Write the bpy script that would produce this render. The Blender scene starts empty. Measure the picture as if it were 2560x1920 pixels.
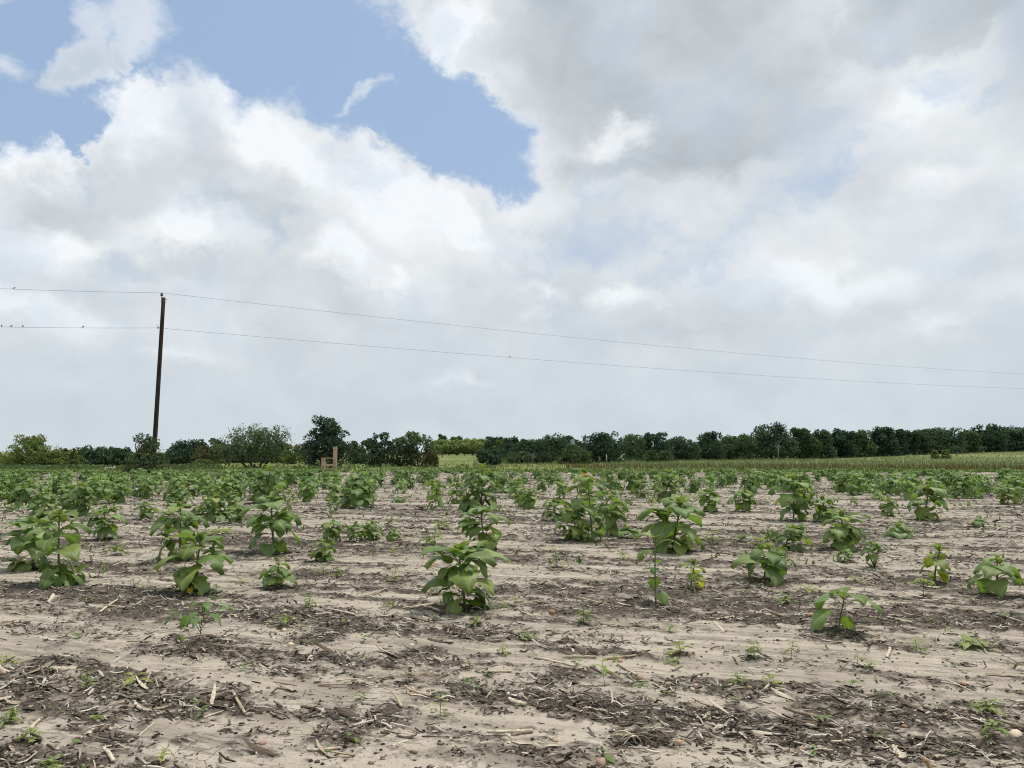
import bpy, math, random
import numpy as np
from mathutils import Vector, Matrix, Euler

# ------------------------------------------------------------------ camera
CAM_H = 1.30
F_PX = 1925.0            # focal length in photograph pixels (2560 wide)
HORIZON = 1130.0         # row of the level horizon in the photograph
PITCH = math.atan((HORIZON - 960.0) / F_PX)

scene = bpy.context.scene
cam_data = bpy.data.cameras.new('camera')
cam_data.sensor_width = 36.0
cam_data.lens = 36.0 * F_PX / 2560.0
cam_data.clip_start = 0.05
cam_data.clip_end = 9000.0
camera = bpy.data.objects.new('camera', cam_data)
scene.collection.objects.link(camera)
camera.location = (0, 0, CAM_H)
camera.rotation_euler = (math.pi / 2 + PITCH, 0, 0)
scene.camera = camera

# ------------------------------------------------------------------ sun, exposure
SUN_EL, SUN_AZ = math.radians(70), math.radians(62)     # azimuth from +Y towards +X
sun_data = bpy.data.lights.new('sun', 'SUN')
sun_data.energy = 3.3
sun_data.angle = math.radians(7)
sun_data.color = (1.0, 0.95, 0.88)
sun = bpy.data.objects.new('sun', sun_data)
scene.collection.objects.link(sun)
sd = Vector((math.sin(SUN_AZ) * math.cos(SUN_EL), math.cos(SUN_AZ) * math.cos(SUN_EL), math.sin(SUN_EL)))
sun.rotation_euler = sd.to_track_quat('Z', 'Y').to_euler()
sun.location = sd * 60

scene.view_settings.view_transform = 'Standard'
scene.view_settings.look = 'None'
scene.view_settings.gamma = 1.0
scene.view_settings.exposure = 0.0
scene.view_settings.use_curve_mapping = False
scene.cycles.use_adaptive_sampling = True
scene.cycles.adaptive_min_samples = 8
scene.cycles.adaptive_threshold = 0.012
scene.cycles.filter_width = 1.1
scene.cycles.max_bounces = 6
scene.cycles.diffuse_bounces = 2
scene.cycles.glossy_bounces = 2
scene.cycles.transmission_bounces = 3
scene.cycles.transparent_max_bounces = 6


# ------------------------------------------------------------------ node helper
class NT:
    """Small expression builder over a node tree."""
    def __init__(self, tree):
        self.t = tree

    def new(self, typ, **kw):
        n = self.t.nodes.new(typ)
        for k, v in kw.items():
            setattr(n, k, v)
        return n

    def put(self, sock, v):
        if isinstance(v, S):
            self.t.links.new(v.s, sock)
        elif isinstance(v, bpy.types.NodeSocket):
            self.t.links.new(v, sock)
        else:
            sock.default_value = v

    def m(self, op, a, b=None, c=None, clamp=False):
        n = self.new('ShaderNodeMath', operation=op, use_clamp=clamp)
        self.put(n.inputs[0], a)
        if b is not None: self.put(n.inputs[1], b)
        if c is not None: self.put(n.inputs[2], c)
        return S(self, n.outputs[0])

    def v(self, op, a, b=None, out=0):
        n = self.new('ShaderNodeVectorMath', operation=op)
        self.put(n.inputs[0], a)
        if b is not None:
            if op == 'SCALE': self.put(n.inputs['Scale'], b)
            else: self.put(n.inputs[1], b)
        return S(self, n.outputs['Value' if op in ('LENGTH', 'DOT_PRODUCT', 'DISTANCE') else 'Vector'])

    def xyz(self, v):
        n = self.new('ShaderNodeSeparateXYZ'); self.put(n.inputs[0], v)
        return [S(self, o) for o in n.outputs]

    def vec(self, x, y, z):
        n = self.new('ShaderNodeCombineXYZ')
        for i, q in enumerate((x, y, z)): self.put(n.inputs[i], q)
        return S(self, n.outputs[0])

    def noise(self, vec, scale, detail=4, rough=0.55, dist=0.0, color=False, lac=2.0):
        n = self.new('ShaderNodeTexNoise', noise_dimensions='3D')
        self.put(n.inputs['Vector'], vec)
        n.inputs['Scale'].default_value = scale
        n.inputs['Detail'].default_value = detail
        n.inputs['Roughness'].default_value = rough
        n.inputs['Lacunarity'].default_value = lac
        n.inputs['Distortion'].default_value = dist
        return S(self, n.outputs['Color' if color else 'Fac'])

    def smooth(self, v, a, b, lo=0.0, hi=1.0):
        n = self.new('ShaderNodeMapRange', interpolation_type='SMOOTHSTEP')
        for i, q in enumerate((v, a, b, lo, hi)): self.put(n.inputs[i], q)
        return S(self, n.outputs[0])

    def mix(self, f, a, b):
        n = self.new('ShaderNodeMix', data_type='RGBA')
        self.put(n.inputs['Factor'], f)
        self.put(n.inputs[6], a if isinstance(a, S) else (*a, 1))
        self.put(n.inputs[7], b if isinstance(b, S) else (*b, 1))
        return S(self, n.outputs[2])


class S:
    def __init__(self, nt, s): self.n, self.s = nt, s
    def __add__(self, o): return self.n.m('ADD', self, o)
    __radd__ = __add__
    def __sub__(self, o): return self.n.m('SUBTRACT', self, o)
    def __rsub__(self, o): return self.n.m('SUBTRACT', o, self)
    def __mul__(self, o): return self.n.m('MULTIPLY', self, o)
    __rmul__ = __mul__
    def __truediv__(self, o): return self.n.m('DIVIDE', self, o)


def pix_dir(px, py):
    """World direction seen at a photograph pixel."""
    x, y, z = (px - 1280.0) / F_PX, 1.0, -(py - 960.0) / F_PX
    c, s = math.cos(PITCH), math.sin(PITCH)
    return Vector((x, c * y - s * z, s * y + c * z)).normalized()


# ------------------------------------------------------------------ sky: Nishita blue behind broken cloud
def build_world():
    w = bpy.data.worlds.new('World')
    scene.world = w
    w.use_nodes = True
    t = w.node_tree
    t.nodes.clear()
    N = NT(t)
    sky = N.new('ShaderNodeTexSky', sky_type='NISHITA')
    sky.sun_disc = False
    sky.sun_elevation = SUN_EL
    sky.sun_rotation = SUN_AZ
    sky.altitude = 120
    sky.air_density = 1.3
    sky.dust_density = 3.0
    sky.ozone_density = 1.6
    D = S(N, N.new('ShaderNodeTexCoord').outputs['Generated'])
    x, y, z = N.xyz(D)
    flat = N.vec(x, y, z * 1.25)
    # turbulence that frays every cloud edge
    w1 = N.noise(flat, 3.0, 2, 0.5, color=True)
    w2 = N.noise(flat, 12.0, 5, 0.64, color=True)
    W = N.v('ADD', N.v('SCALE', N.v('SUBTRACT', w1, (0.5, 0.5, 0.5)), 0.10),
            N.v('SCALE', N.v('SUBTRACT', w2, (0.5, 0.5, 0.5)), 0.105))
    DW = N.v('ADD', D, W)
    x, y, z = N.xyz(N.v('NORMALIZE', DW))
    az = N.m('ARCTAN2', x, y)
    el = N.m('ARCSINE', z)

    azel = N.vec(az, el, 0.0)

    def union(items):
        # smooth union of ellipses in azimuth / elevation: 1 at a centre, 0 on the rim
        acc = -0.4
        for it in items:
            px, py, rx, ry, rot = it[:5]
            wgt = it[5] if len(it) > 5 else 1.0
            d = pix_dir(px, py)
            e0 = math.asin(d.z)
            n = N.new('ShaderNodeMapping', vector_type='TEXTURE')
            N.put(n.inputs['Vector'], azel)
            n.inputs['Location'].default_value = (math.atan2(d.x, d.y), e0, 0)
            n.inputs['Rotation'].default_value = (0, 0, -math.radians(rot))
            n.inputs['Scale'].default_value = (rx / F_PX * max(0.35, math.cos(e0)), ry / F_PX, 1)
            b = N.m('MULTIPLY_ADD', N.v('LENGTH', S(N, n.outputs[0])), -wgt, wgt)
            acc = N.m('SMOOTH_MAX', b, acc, 0.12)
        return acc

    holes = union([(650, 20, 400, 240, 0), (270, 40, 260, 130, 0), (900, 190, 250, 170, 25), (1150, 330, 285, 130, 32),
                   (50, 150, 215, 165, 0), (180, 300, 90, 55, 0),
                   (-700, 300, 420, 160, 10), (3300, -300, 420, 170, -20), (300, -520, 500, 170, 0)])
    thin = union([(215, 430, 90, 55, 0), (700, 560, 40, 90, 0), (345, 650, 110, 55, 0), (2330, 205, 95, 55, 0),
                  (2440, 205, 95, 40, -20), (2110, 410, 150, 40, -25), (1500, 590, 220, 120, 0), (1850, 560, 300, 90, -20),
                  (1750, 640, 200, 60, -10), (2250, 300, 200, 60, -20, .6)])
    puffs = union([(215, 145, 72, 82, 0), (312, 145, 42, 44, 0), (340, 40, 100, 90, 0, .62),
                   (235, 40, 45, 90, 0, .5), (925, 250, 105, 24, -24, .55), (70, 165, 90, 40, 0, .38),
                   (985, 372, 50, 16, 10, .45)])
    flat2 = N.v('ADD', flat, N.v('SCALE', W, 0.6))
    fb = N.noise(flat2, 4.2, 5, 0.5)
    fine = N.noise(flat2, 17.0, 4, 0.6)
    dens = 0.66 - holes * 2.5 + (fb - 0.5) * 0.95 + (fine - 0.5) * 0.75
    dens0 = dens
    dens = N.m('MAXIMUM', dens, puffs * 1.5 + (fine - 0.5) * 0.9 + (fb - 0.5) * 0.6)
    mott = N.noise(flat2, 9.0, 5, 0.62)
    solid = N.smooth(dens0, 0.0, 0.30)
    alpha = N.smooth(dens, -0.05, 0.66) * (solid * 0.32 + 0.68)
    alpha = alpha * (1.0 - N.smooth(thin + (mott - 0.5) * 2.6, 0.1, 0.9) * 0.36 - N.smooth(mott, 0.46, 0.68) * 0.26)
    thick = N.smooth(dens, 0.3, 1.2)

    # brightness of the cloud: white rims and billows, grey undersides
    grey = union([(1640, 60, 540, 330, 0), (1800, 260, 350, 180, -12), (2330, 0, 420, 110, -8),
                  (1560, 420, 230, 60, 0, .55), (3100, -80, 600, 260, 0), (1700, -420, 900, 330, 0)])
    greyf = N.smooth(grey + (fb - 0.5) * 0.35, 0.0, 0.42)
    lit = union([(1570, 318, 130, 60, 0, 1.1), (500, 560, 170, 80, 0, .9), (330, 280, 150, 130, 0, .9),
                 (720, 380, 260, 90, 30, 1.0), (1050, 510, 270, 80, 30, 1.0), (60, 340, 150, 80, 0, .95),
                 (1130, 90, 130, 100, 45, 1.1), (1340, 720, 130, 40, 20, .6), (2330, 430, 180, 70, 0, .6),
                 (60, 760, 120, 60, 30, .8), (970, 560, 330, 120, 25, .6), (180, 590, 130, 70, 0, .6), (960, 700, 90, 50, 60, .5),
                 (1560, 740, 120, 45, 0, .8), (2100, 720, 260, 80, 10, .6), (500, 900, 150, 40, 0, .6), (170, 780, 160, 70, 20, .7), (870, 640, 120, 80, 50, .6), (2380, 860, 180, 50, 0, .5), (2250, 250, 140, 60, 0, .5), (1130, 920, 130, 35, 10, .7)])
    dim = union([(640, 520, 230, 60, 15, .7), (100, 500, 170, 60, 0, .6), (480, 660, 220, 60, 5, .8), (1750, 850, 420, 80, 0, .5),
                 (900, 780, 380, 70, 10, .5), (2420, 640, 160, 80, 0, .6), (1500, 590, 200, 90, 0, .5), (200, 900, 300, 70, 0, .4)])
    # relief: same turbulence sampled a little towards the light
    up = N.noise(N.v('ADD', flat2, (0.012, 0.0, 0.045)), 4.2, 3, 0.5)
    rel = fb - up
    val = 0.765 + N.smooth(lit, -0.05, 0.9) * 0.27 - N.smooth(dim, 0.0, 0.7) * 0.11
    val = val + rel * 0.55 + (fb - 0.5) * 0.16 + (fine - 0.5) * 0.07 + (mott - 0.5) * 0.17
    val = val - greyf * 0.165
    val = val + (1.0 - thick) * 0.09
    val = N.m('MAXIMUM', N.m('MINIMUM', val, 0.95), 0.36)
    tint = N.mix(N.smooth(val, 0.45, 0.88), (0.895, 0.995, 1.075), (0.955, 0.995, 1.03))
    ccol = N.v('SCALE', tint, val)
    # pale haze low over the horizon
    ze = N.xyz(D)[2]
    hz = N.smooth(ze, 0.24, 0.02)
    hcol = (0.545, 0.640, 0.700)
    lay = N.m('MULTIPLY', hz, 0.75)
    ccol = N.mix(N.m('MULTIPLY', hz, 0.58), S(N, ccol.s), hcol)

    sky_s = N.v('SCALE', S(N, sky.outputs[0]), 0.12)
    veil = N.mix(0.6, sky_s, (0.41, 0.56, 0.80))
    veil = N.mix(lay, veil, hcol)
    col = N.mix(alpha, veil, ccol)
    bg = N.new('ShaderNodeBackground')
    N.put(bg.inputs['Color'], col)
    bg.inputs['Strength'].default_value = 1.0
    out = N.new('ShaderNodeOutputWorld')
    t.links.new(bg.outputs[0], out.inputs[0])
    w.cycles.sampling_method = 'MANUAL'
    w.cycles.sample_map_resolution = 512


build_world()

# ------------------------------------------------------------------ shared helpers
COL = scene.collection
RNG = np.random.default_rng(11)
random.seed(11)


def at_depth(px, py, Y):
    d = pix_dir(px, py)
    return Vector((0, 0, CAM_H)) + d * (Y / d.y)


def on_ground(px, py, z=0.0):
    d = pix_dir(px, py)
    return Vector((0, 0, CAM_H)) + d * ((z - CAM_H) / d.z)


def px_size(n_px, Y):
    return n_px * Y / F_PX


def make_mesh(name, verts, faces, mats=(), smooth=True, uv=None, attrs=None, midx=None):
    me = bpy.data.meshes.new(name)
    if isinstance(faces, np.ndarray):
        nv, nf, k = len(verts), len(faces), faces.shape[1]
        me.vertices.add(nv)
        me.vertices.foreach_set('co', np.asarray(verts, np.float32).ravel())
        me.loops.add(nf * k)
        me.loops.foreach_set('vertex_index', faces.astype(np.int32).ravel())
        me.polygons.add(nf)
        me.polygons.foreach_set('loop_start', np.arange(0, nf * k, k, dtype=np.int32))
        me.update(calc_edges=True)
    else:
        me.from_pydata([tuple(v) for v in verts], [], faces)
        me.update()
    if smooth is not None:
        me.polygons.foreach_set('use_smooth', np.full(len(me.polygons), bool(smooth)))
    if uv is not None:
        lay = me.uv_layers.new(name='uv')
        vi = np.empty(len(me.loops), np.int32)
        me.loops.foreach_get('vertex_index', vi)
        lay.data.foreach_set('uv', np.asarray(uv, np.float32)[vi].ravel())
    for k, a in (attrs or {}).items():
        at = me.attributes.new(k, 'FLOAT', 'POINT')
        at.data.foreach_set('value', np.asarray(a, np.float32))
    for m in mats:
        me.materials.append(m)
    if midx is not None:
        me.polygons.foreach_set('material_index', np.asarray(midx, np.int32))
    return me


def new_obj(name, data, parent=None, mat=None, color=None):
    o = bpy.data.objects.new(name, data)
    COL.objects.link(o)
    if parent is not None: o.parent = parent
    if mat is not None: o.matrix_local = mat
    if color is not None: o.color = (*color[:3], 1.0)
    return o


def tag(o, label=None, cat=None, group=None, kind=None):
    if label: o['label'] = label
    if cat: o['category'] = cat
    if group: o['group'] = group
    if kind: o['kind'] = kind
    return o


def TRS(loc=(0, 0, 0), rot=(0, 0, 0), sc=1.0):
    if not hasattr(sc, '__len__'): sc = (sc, sc, sc)
    return Matrix.LocRotScale(Vector(loc), Euler(rot), Vector(sc))


class MB:
    """Collects vertices and faces of one mesh."""
    def __init__(self): self.v, self.f, self.n = [], [], 0

    def add(self, v, f):
        v = np.asarray(v, float)
        self.f += [tuple(int(i) + self.n for i in q) for q in f]
        self.v.append(v); self.n += len(v)

    def box(self, c, size, rot=None):
        s = np.array(size) / 2
        v = np.array([[x, y, z] for x in (-1, 1) for y in (-1, 1) for z in (-1, 1)], float) * s
        if rot is not None: v = v @ np.array(rot.to_matrix()).T
        self.add(v + np.array(c), [(0, 1, 3, 2), (4, 6, 7, 5), (0, 4, 5, 1), (2, 3, 7, 6), (0, 2, 6, 4), (1, 5, 7, 3)])

    def tube(self, pts, rad, sides=6, cap=True, squash=1.0):
        pts = np.asarray(pts, float)
        n = len(pts)
        rad = np.broadcast_to(rad, n)
        tan = np.gradient(pts, axis=0)
        tan /= np.linalg.norm(tan, axis=1)[:, None] + 1e-9
        ref = np.array([0, 0, 1.0]) if abs(tan[0][2]) < 0.8 else np.array([1.0, 0, 0])
        vs = []
        for i in range(n):
            a = np.cross(tan[i], ref); a /= np.linalg.norm(a) + 1e-9
            b = np.cross(tan[i], a)
            th = np.arange(sides) * 2 * math.pi / sides
            vs.append(pts[i] + rad[i] * (np.cos(th)[:, None] * a + squash * np.sin(th)[:, None] * b))
        f = [(i * sides + j, i * sides + (j + 1) % sides, (i + 1) * sides + (j + 1) % sides, (i + 1) * sides + j)
             for i in range(n - 1) for j in range(sides)]
        if cap:
            f.append(tuple(range(sides))[::-1]); f.append(tuple(range((n - 1) * sides, n * sides)))
        self.add(np.concatenate(vs), f)

    def lathe(self, prof, sides=10, origin=(0, 0, 0)):
        th = np.arange(sides) * 2 * math.pi / sides
        vs = [np.stack([r * np.cos(th), r * np.sin(th), np.full(sides, z)], 1) for r, z in prof]
        n = len(prof)
        f = [(i * sides + j, i * sides + (j + 1) % sides, (i + 1) * sides + (j + 1) % sides, (i + 1) * sides + j)
             for i in range(n - 1) for j in range(sides)]
        f.append(tuple(range(sides))[::-1]); f.append(tuple(range((n - 1) * sides, n * sides)))
        self.add(np.concatenate(vs) + np.array(origin), f)

    def mesh(self, name, mat, smooth=True):
        return make_mesh(name, np.concatenate(self.v), self.f, [mat] if mat else [], smooth)


# value noise on a hashed lattice
_TAB = np.random.default_rng(5).random((256, 256))


def vnoise(x, y):
    x = np.asarray(x, float); y = np.asarray(y, float)
    xi, yi = np.floor(x).astype(int), np.floor(y).astype(int)
    fx, fy = x - xi, y - yi
    fx = fx * fx * fx * (fx * (fx * 6 - 15) + 10); fy = fy * fy * fy * (fy * (fy * 6 - 15) + 10)
    a, b = _TAB[xi & 255, yi & 255], _TAB[(xi + 1) & 255, yi & 255]
    c, d = _TAB[xi & 255, (yi + 1) & 255], _TAB[(xi + 1) & 255, (yi + 1) & 255]
    return (a + (b - a) * fx) * (1 - fy) + (c + (d - c) * fx) * fy


def fbm(x, y, oct=4, gain=0.5, off=0.0):
    s = np.zeros(np.broadcast(x, y).shape); amp, tot = 1.0, 0.0
    for i in range(oct):
        s = s + amp * vnoise(x * 2 ** i + off + 17.3 * i, y * 2 ** i + off * 1.7 + 9.1 * i)
        tot += amp; amp *= gain
    return s / tot


def sstep(a, b, x):
    t = np.clip((x - a) / (b - a), 0, 1)
    return t * t * (3 - 2 * t)


# ------------------------------------------------------------------ terrain
FUR = math.radians(17)          # direction of the old crop rows
FIELD_END = 53.0


def st(x, y):
    return x * math.cos(FUR) - y * math.sin(FUR), x * math.sin(FUR) + y * math.cos(FUR)


SOIL_SHADE_SPOTS = []                  # (x, y, radius) crumbly dark soil plus contact shade painted under plants, filled from the plant table


def dark_soil_shade(x, y):
    s, t = st(x, y)
    tt = t + 0.25 * (fbm(s * 0.5, t * 0.5, 3, off=3) - 0.5)
    a = fbm(s * 0.30, tt * 2.1, 3, off=41)
    b = fbm(s * 1.15, tt * 4.8, 3, 0.55, off=7)
    c = fbm(s * 9, t * 11, 2, 0.5, off=19)
    d = sstep(0.395, 0.70, 0.46 * a + 0.46 * b + 0.30 * (c - 0.5) + 0.075)
    for (px_, py_, r) in SOIL_SHADE_SPOTS:
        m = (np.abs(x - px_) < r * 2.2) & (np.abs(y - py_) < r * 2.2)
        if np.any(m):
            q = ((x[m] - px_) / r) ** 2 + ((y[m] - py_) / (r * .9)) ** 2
            d[m] = np.maximum(d[m], 1.25 * np.exp(-q * 1.1) * (0.55 + 0.9 * c[m]))  # spot tone mixes crumbly soil with contact shade put into the colour
    return np.clip(d, 0, 1)


def macro_h(x, y):
    z = 1.5 * sstep(62, 165, y) * sstep(38, 112, x)
    z = z + 0.35 * sstep(60, 120, np.hypot(x, y)) * (fbm(x * .03, y * .03, 2, off=60) - .5)
    z = z + 0.6 * sstep(90, 230, y) * sstep(-40, -15, x) * sstep(30, 5, x)
    return z


def ground_h(x, y, dk=None):
    x = np.atleast_1d(np.asarray(x, float)); y = np.atleast_1d(np.asarray(y, float))
    r = np.hypot(x, y)
    if dk is None: dk = dark_soil_shade(x, y)
    s, t = st(x, y)
    near = sstep(34, 12, r)
    h = 0.035 * (fbm(s * 0.45, t * 1.3, 3, off=23) - 0.5)
    h = h + near * (0.012 * (fbm(s * 2.5, t * 7.0, 3, off=31) - 0.5)
                    + dk * 0.060 * (fbm(x * 8, y * 8, 3, 0.6, off=2) - 0.36)
                    + 0.007 * (fbm(x * 17, y * 17, 2, 0.5, off=77) - 0.5))
    return macro_h(x, y) + h


def gz(x, y):
    return float(ground_h(x, y)[0])


# ------------------------------------------------------------------ materials
def material(name):
    m = bpy.data.materials.new(name)
    m.use_nodes = True
    t = m.node_tree
    b = t.nodes['Principled BSDF']
    return m, NT(t), b, t.nodes['Material Output']


def soil_material():
    m, N, b, out = material('field_soil')
    P = S(N, N.new('ShaderNodeNewGeometry').outputs['Position'])
    x, y, z = N.xyz(P)
    c, s_ = math.cos(FUR), math.sin(FUR)
    s, t = x * c - y * s_, x * s_ + y * c
    R = N.vec(s, t, 0.0)
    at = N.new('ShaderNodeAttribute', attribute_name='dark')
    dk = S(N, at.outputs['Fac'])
    streak = N.noise(N.vec(s * 0.8, t * 6.0, 0.0), 1.0, 6, 0.62)
    n1 = N.noise(R, 2.2, 6, 0.62)
    grain = N.noise(P, 70.0, 4, 0.7)
    speck = N.noise(P, 26.0, 3, 0.6)
    mid = N.noise(P, 9.0, 4, 0.68)
    pale = N.mix(N.smooth(streak, 0.34, 0.62), (0.242, 0.210, 0.170), (0.422, 0.371, 0.300))
    pale = N.mix(N.smooth(n1, 0.42, 0.75, 0, 0.6), pale, (0.525, 0.468, 0.385))
    pale = N.mix(N.smooth(mid, 0.50, 0.70, 0, 0.45), pale, (0.21, 0.175, 0.14))
    pale = N.mix(N.smooth(grain, 0.53, 0.75, 0, 0.6), pale, (0.17, 0.14, 0.11))
    pale = N.mix(N.smooth(speck, 0.60, 0.72, 0, 0.6), pale, (0.14, 0.115, 0.092))
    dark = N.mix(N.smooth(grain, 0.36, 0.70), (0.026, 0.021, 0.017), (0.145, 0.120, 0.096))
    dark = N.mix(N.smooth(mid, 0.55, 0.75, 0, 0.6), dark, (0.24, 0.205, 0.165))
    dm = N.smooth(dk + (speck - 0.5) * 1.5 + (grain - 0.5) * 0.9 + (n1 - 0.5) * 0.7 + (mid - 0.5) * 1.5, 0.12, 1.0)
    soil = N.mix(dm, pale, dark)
    fl = N.noise(N.vec(s * 0.45, t * 5.5, 0.0), 1.0, 5, 0.6)
    fl = N.smooth(N.m('ABSOLUTE', fl - 0.5), 0.030, 0.0) * N.smooth(n1, 0.40, 0.58)
    soil = N.mix(fl * 0.6, soil, (0.085, 0.072, 0.060))
    # drying cracks in the pale crust
    warp = N.v('ADD', P, N.v('SCALE', N.noise(P, 7.0, 3, 0.6, color=True), 0.12))
    vo = N.new('ShaderNodeTexVoronoi', feature='DISTANCE_TO_EDGE')
    N.put(vo.inputs['Vector'], warp); vo.inputs['Scale'].default_value = 5.2
    region = N.smooth(N.noise(P, 1.1, 2, 0.5), 0.55, 0.64)
    crack = N.smooth(S(N, vo.outputs['Distance']), 0.011, 0.003) * region * (1.0 - dm)
    soil = N.mix(crack * 0.7, soil, (0.05, 0.042, 0.035))
    # meadow beyond the field
    gn = N.noise(N.vec(x * 0.06, y * 0.02, 0.0), 1.0, 4, 0.6)
    gf = N.noise(P, 1.3, 4, 0.65)
    grass = N.mix(N.smooth(gn + (gf - 0.5) * 0.5, 0.35, 0.66), (0.120, 0.155, 0.048), (0.220, 0.230, 0.095))
    edge = N.smooth(y + (N.noise(P, 0.35, 4, 0.6) - 0.5) * 6.0, FIELD_END - 3, FIELD_END + 1.5)
    side = N.smooth(N.m('ABSOLUTE', x), 70.0, 78.0)
    col = N.mix(N.m('MAXIMUM', edge, side), soil, grass)
    N.put(b.inputs['Base Color'], col)
    b.inputs['Roughness'].default_value = 0.95
    b.inputs['Specular IOR Level'].default_value = 0.12
    bump = N.new('ShaderNodeBump')
    bump.inputs['Strength'].default_value = 0.75
    bump.inputs['Distance'].default_value = 0.012
    hgt = grain * 0.55 + speck * 0.9 + mid * 1.6 + streak * 0.6 - crack * 1.4 + N.noise(P, 190.0, 2, 0.6) * 0.25
    N.put(bump.inputs['Height'], hgt)
    N.put(b.inputs['Normal'], S(N, bump.outputs[0]))
    return m


def leaf_material(name, c_lo, c_hi, trans=0.35, trans_tint=(1.25, 1.45, 0.5), veins=False, rough=0.5, spec=0.35):
    """Thin leaf: diffuse front with light passing through; object colour tints it."""
    m, N, b, out = material(name)
    oi = N.new('ShaderNodeObjectInfo')
    rnd = S(N, oi.outputs['Random'])
    P = S(N, N.new('ShaderNodeNewGeometry').outputs['Position'])
    n1 = N.noise(P, 9.0 if veins else 2.0, 3, 0.6)
    col = N.mix(N.smooth(n1 * 0.6 + rnd * 0.4, 0.25, 0.75), c_lo, c_hi)
    if veins:
        uvn = N.new('ShaderNodeUVMap', uv_map='uv')
        u, v, _ = N.xyz(S(N, uvn.outputs[0]))
        au = N.m('ABSOLUTE', u)
        mid = N.smooth(au, 0.05, 0.015)
        lat = N.m('PINGPONG', v * 6.0 - au * 2.1, 0.5)
        lat = N.smooth(lat, 0.06, 0.01) * N.smooth(au, 0.95, 0.7)
        col = N.mix(N.m('MAXIMUM', mid, lat * 0.65) * 0.5, col, (c_hi[0] * 1.7, c_hi[1] * 1.5, c_hi[2] * 1.6))
        spots = N.smooth(N.noise(P, 60.0, 2, 0.5), 0.70, 0.76)
        col = N.mix(spots * 0.35, col, (0.10, 0.08, 0.03))
    col = N.v('MULTIPLY', col, S(N, oi.outputs['Color']))
    N.put(b.inputs['Base Color'], col)
    b.inputs['Roughness'].default_value = rough
    b.inputs['Specular IOR Level'].default_value = spec
    tr = N.new('ShaderNodeBsdfTranslucent')
    N.put(tr.inputs['Color'], N.v('MULTIPLY', col, trans_tint))
    mx = N.new('ShaderNodeMixShader')
    mx.inputs[0].default_value = trans
    N.t.links.new(b.outputs[0], mx.inputs[1]); N.t.links.new(tr.outputs[0], mx.inputs[2])
    N.t.links.new(mx.outputs[0], out.inputs['Surface'])
    return m


def plain_material(name, c1, c2, scale=8.0, stretch=(1, 1, 1), rough=0.85, spec=0.2, bump=0.0, objcol=False, local=True):
    m, N, b, out = material(name)
    tc = N.new('ShaderNodeTexCoord')
    P = S(N, tc.outputs['Object']) if local else S(N, N.new('ShaderNodeNewGeometry').outputs['Position'])
    P = N.v('MULTIPLY', P, stretch)
    n1 = N.noise(P, scale, 5, 0.62)
    col = N.mix(N.smooth(n1, 0.32, 0.68), c1, c2)
    if objcol:
        oi = N.new('ShaderNodeObjectInfo')
        col = N.v('MULTIPLY', col, S(N, oi.outputs['Color']))
    N.put(b.inputs['Base Color'], col)
    b.inputs['Roughness'].default_value = rough
    b.inputs['Specular IOR Level'].default_value = spec
    if bump:
        bn = N.new('ShaderNodeBump'); bn.inputs['Strength'].default_value = bump; bn.inputs['Distance'].default_value = 0.01
        N.put(bn.inputs['Height'], n1); N.put(b.inputs['Normal'], S(N, bn.outputs[0]))
    return m


def attr_material(name, c1, c2, trans=0.0, rough=0.9, attr='tone', tint_noise=None):
    """Colour runs from c1 to c2 by the per-piece attribute (each piece of a mass has its own tone)."""
    m, N, b, out = material(name)
    a = S(N, N.new('ShaderNodeAttribute', attribute_name=attr).outputs['Fac'])
    col = N.mix(a, c1, c2)
    N.put(b.inputs['Base Color'], col)
    b.inputs['Roughness'].default_value = rough
    b.inputs['Specular IOR Level'].default_value = 0.15
    if trans:
        tr = N.new('ShaderNodeBsdfTranslucent')
        N.put(tr.inputs['Color'], N.v('MULTIPLY', col, (1.2, 1.35, 0.6)))
        mx = N.new('ShaderNodeMixShader'); mx.inputs[0].default_value = trans
        N.t.links.new(b.outputs[0], mx.inputs[1]); N.t.links.new(tr.outputs[0], mx.inputs[2])
        N.t.links.new(mx.outputs[0], out.inputs['Surface'])
    return m


M_SOIL = soil_material()
M_LEAF = leaf_material('sunflower_leaf', (0.105, 0.172, 0.050), (0.212, 0.308, 0.115), 0.34, veins=True)
M_WEED = leaf_material('weed_leaf', (0.155, 0.225, 0.062), (0.270, 0.345, 0.115), 0.36)
M_STEM = plain_material('green_stem', (0.085, 0.105, 0.045), (0.15, 0.17, 0.075), 30, (1, 1, .2), 0.6, objcol=True)
M_STALK = plain_material('dry_stalk', (0.30, 0.25, 0.185), (0.60, 0.53, 0.41), 14, (3, .35, 3), 0.8, 0.25, 0.3, objcol=True)
M_STONE = plain_material('field_stone', (0.26, 0.20, 0.155), (0.44, 0.37, 0.29), 20, rough=0.7, bump=0.2, objcol=True)
M_POLE = plain_material('creosote_wood', (0.022, 0.016, 0.012), (0.060, 0.045, 0.034), 9, (3, 3, .25), 0.9, 0.15, 0.5)
M_METAL = plain_material('grey_metal', (0.10, 0.10, 0.105), (0.2, 0.2, 0.2), 20, rough=0.5, spec=0.5)
M_INSUL = plain_material('insulator_glaze', (0.03, 0.022, 0.02), (0.06, 0.045, 0.04), 20, rough=0.3, spec=0.5)
M_WIRE = plain_material('wire_metal', (0.16, 0.16, 0.17), (0.22, 0.22, 0.23), 5, rough=0.6)
M_CHAIR = plain_material('unpainted_lumber', (0.42, 0.285, 0.19), (0.58, 0.42, 0.30), 6, (4, 4, .6), 0.75, 0.25, 0.2)
M_BARK = plain_material('tree_bark', (0.035, 0.028, 0.022), (0.085, 0.07, 0.055), 5, (3, 3, .6), 0.95, 0.1, 0.5)
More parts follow.
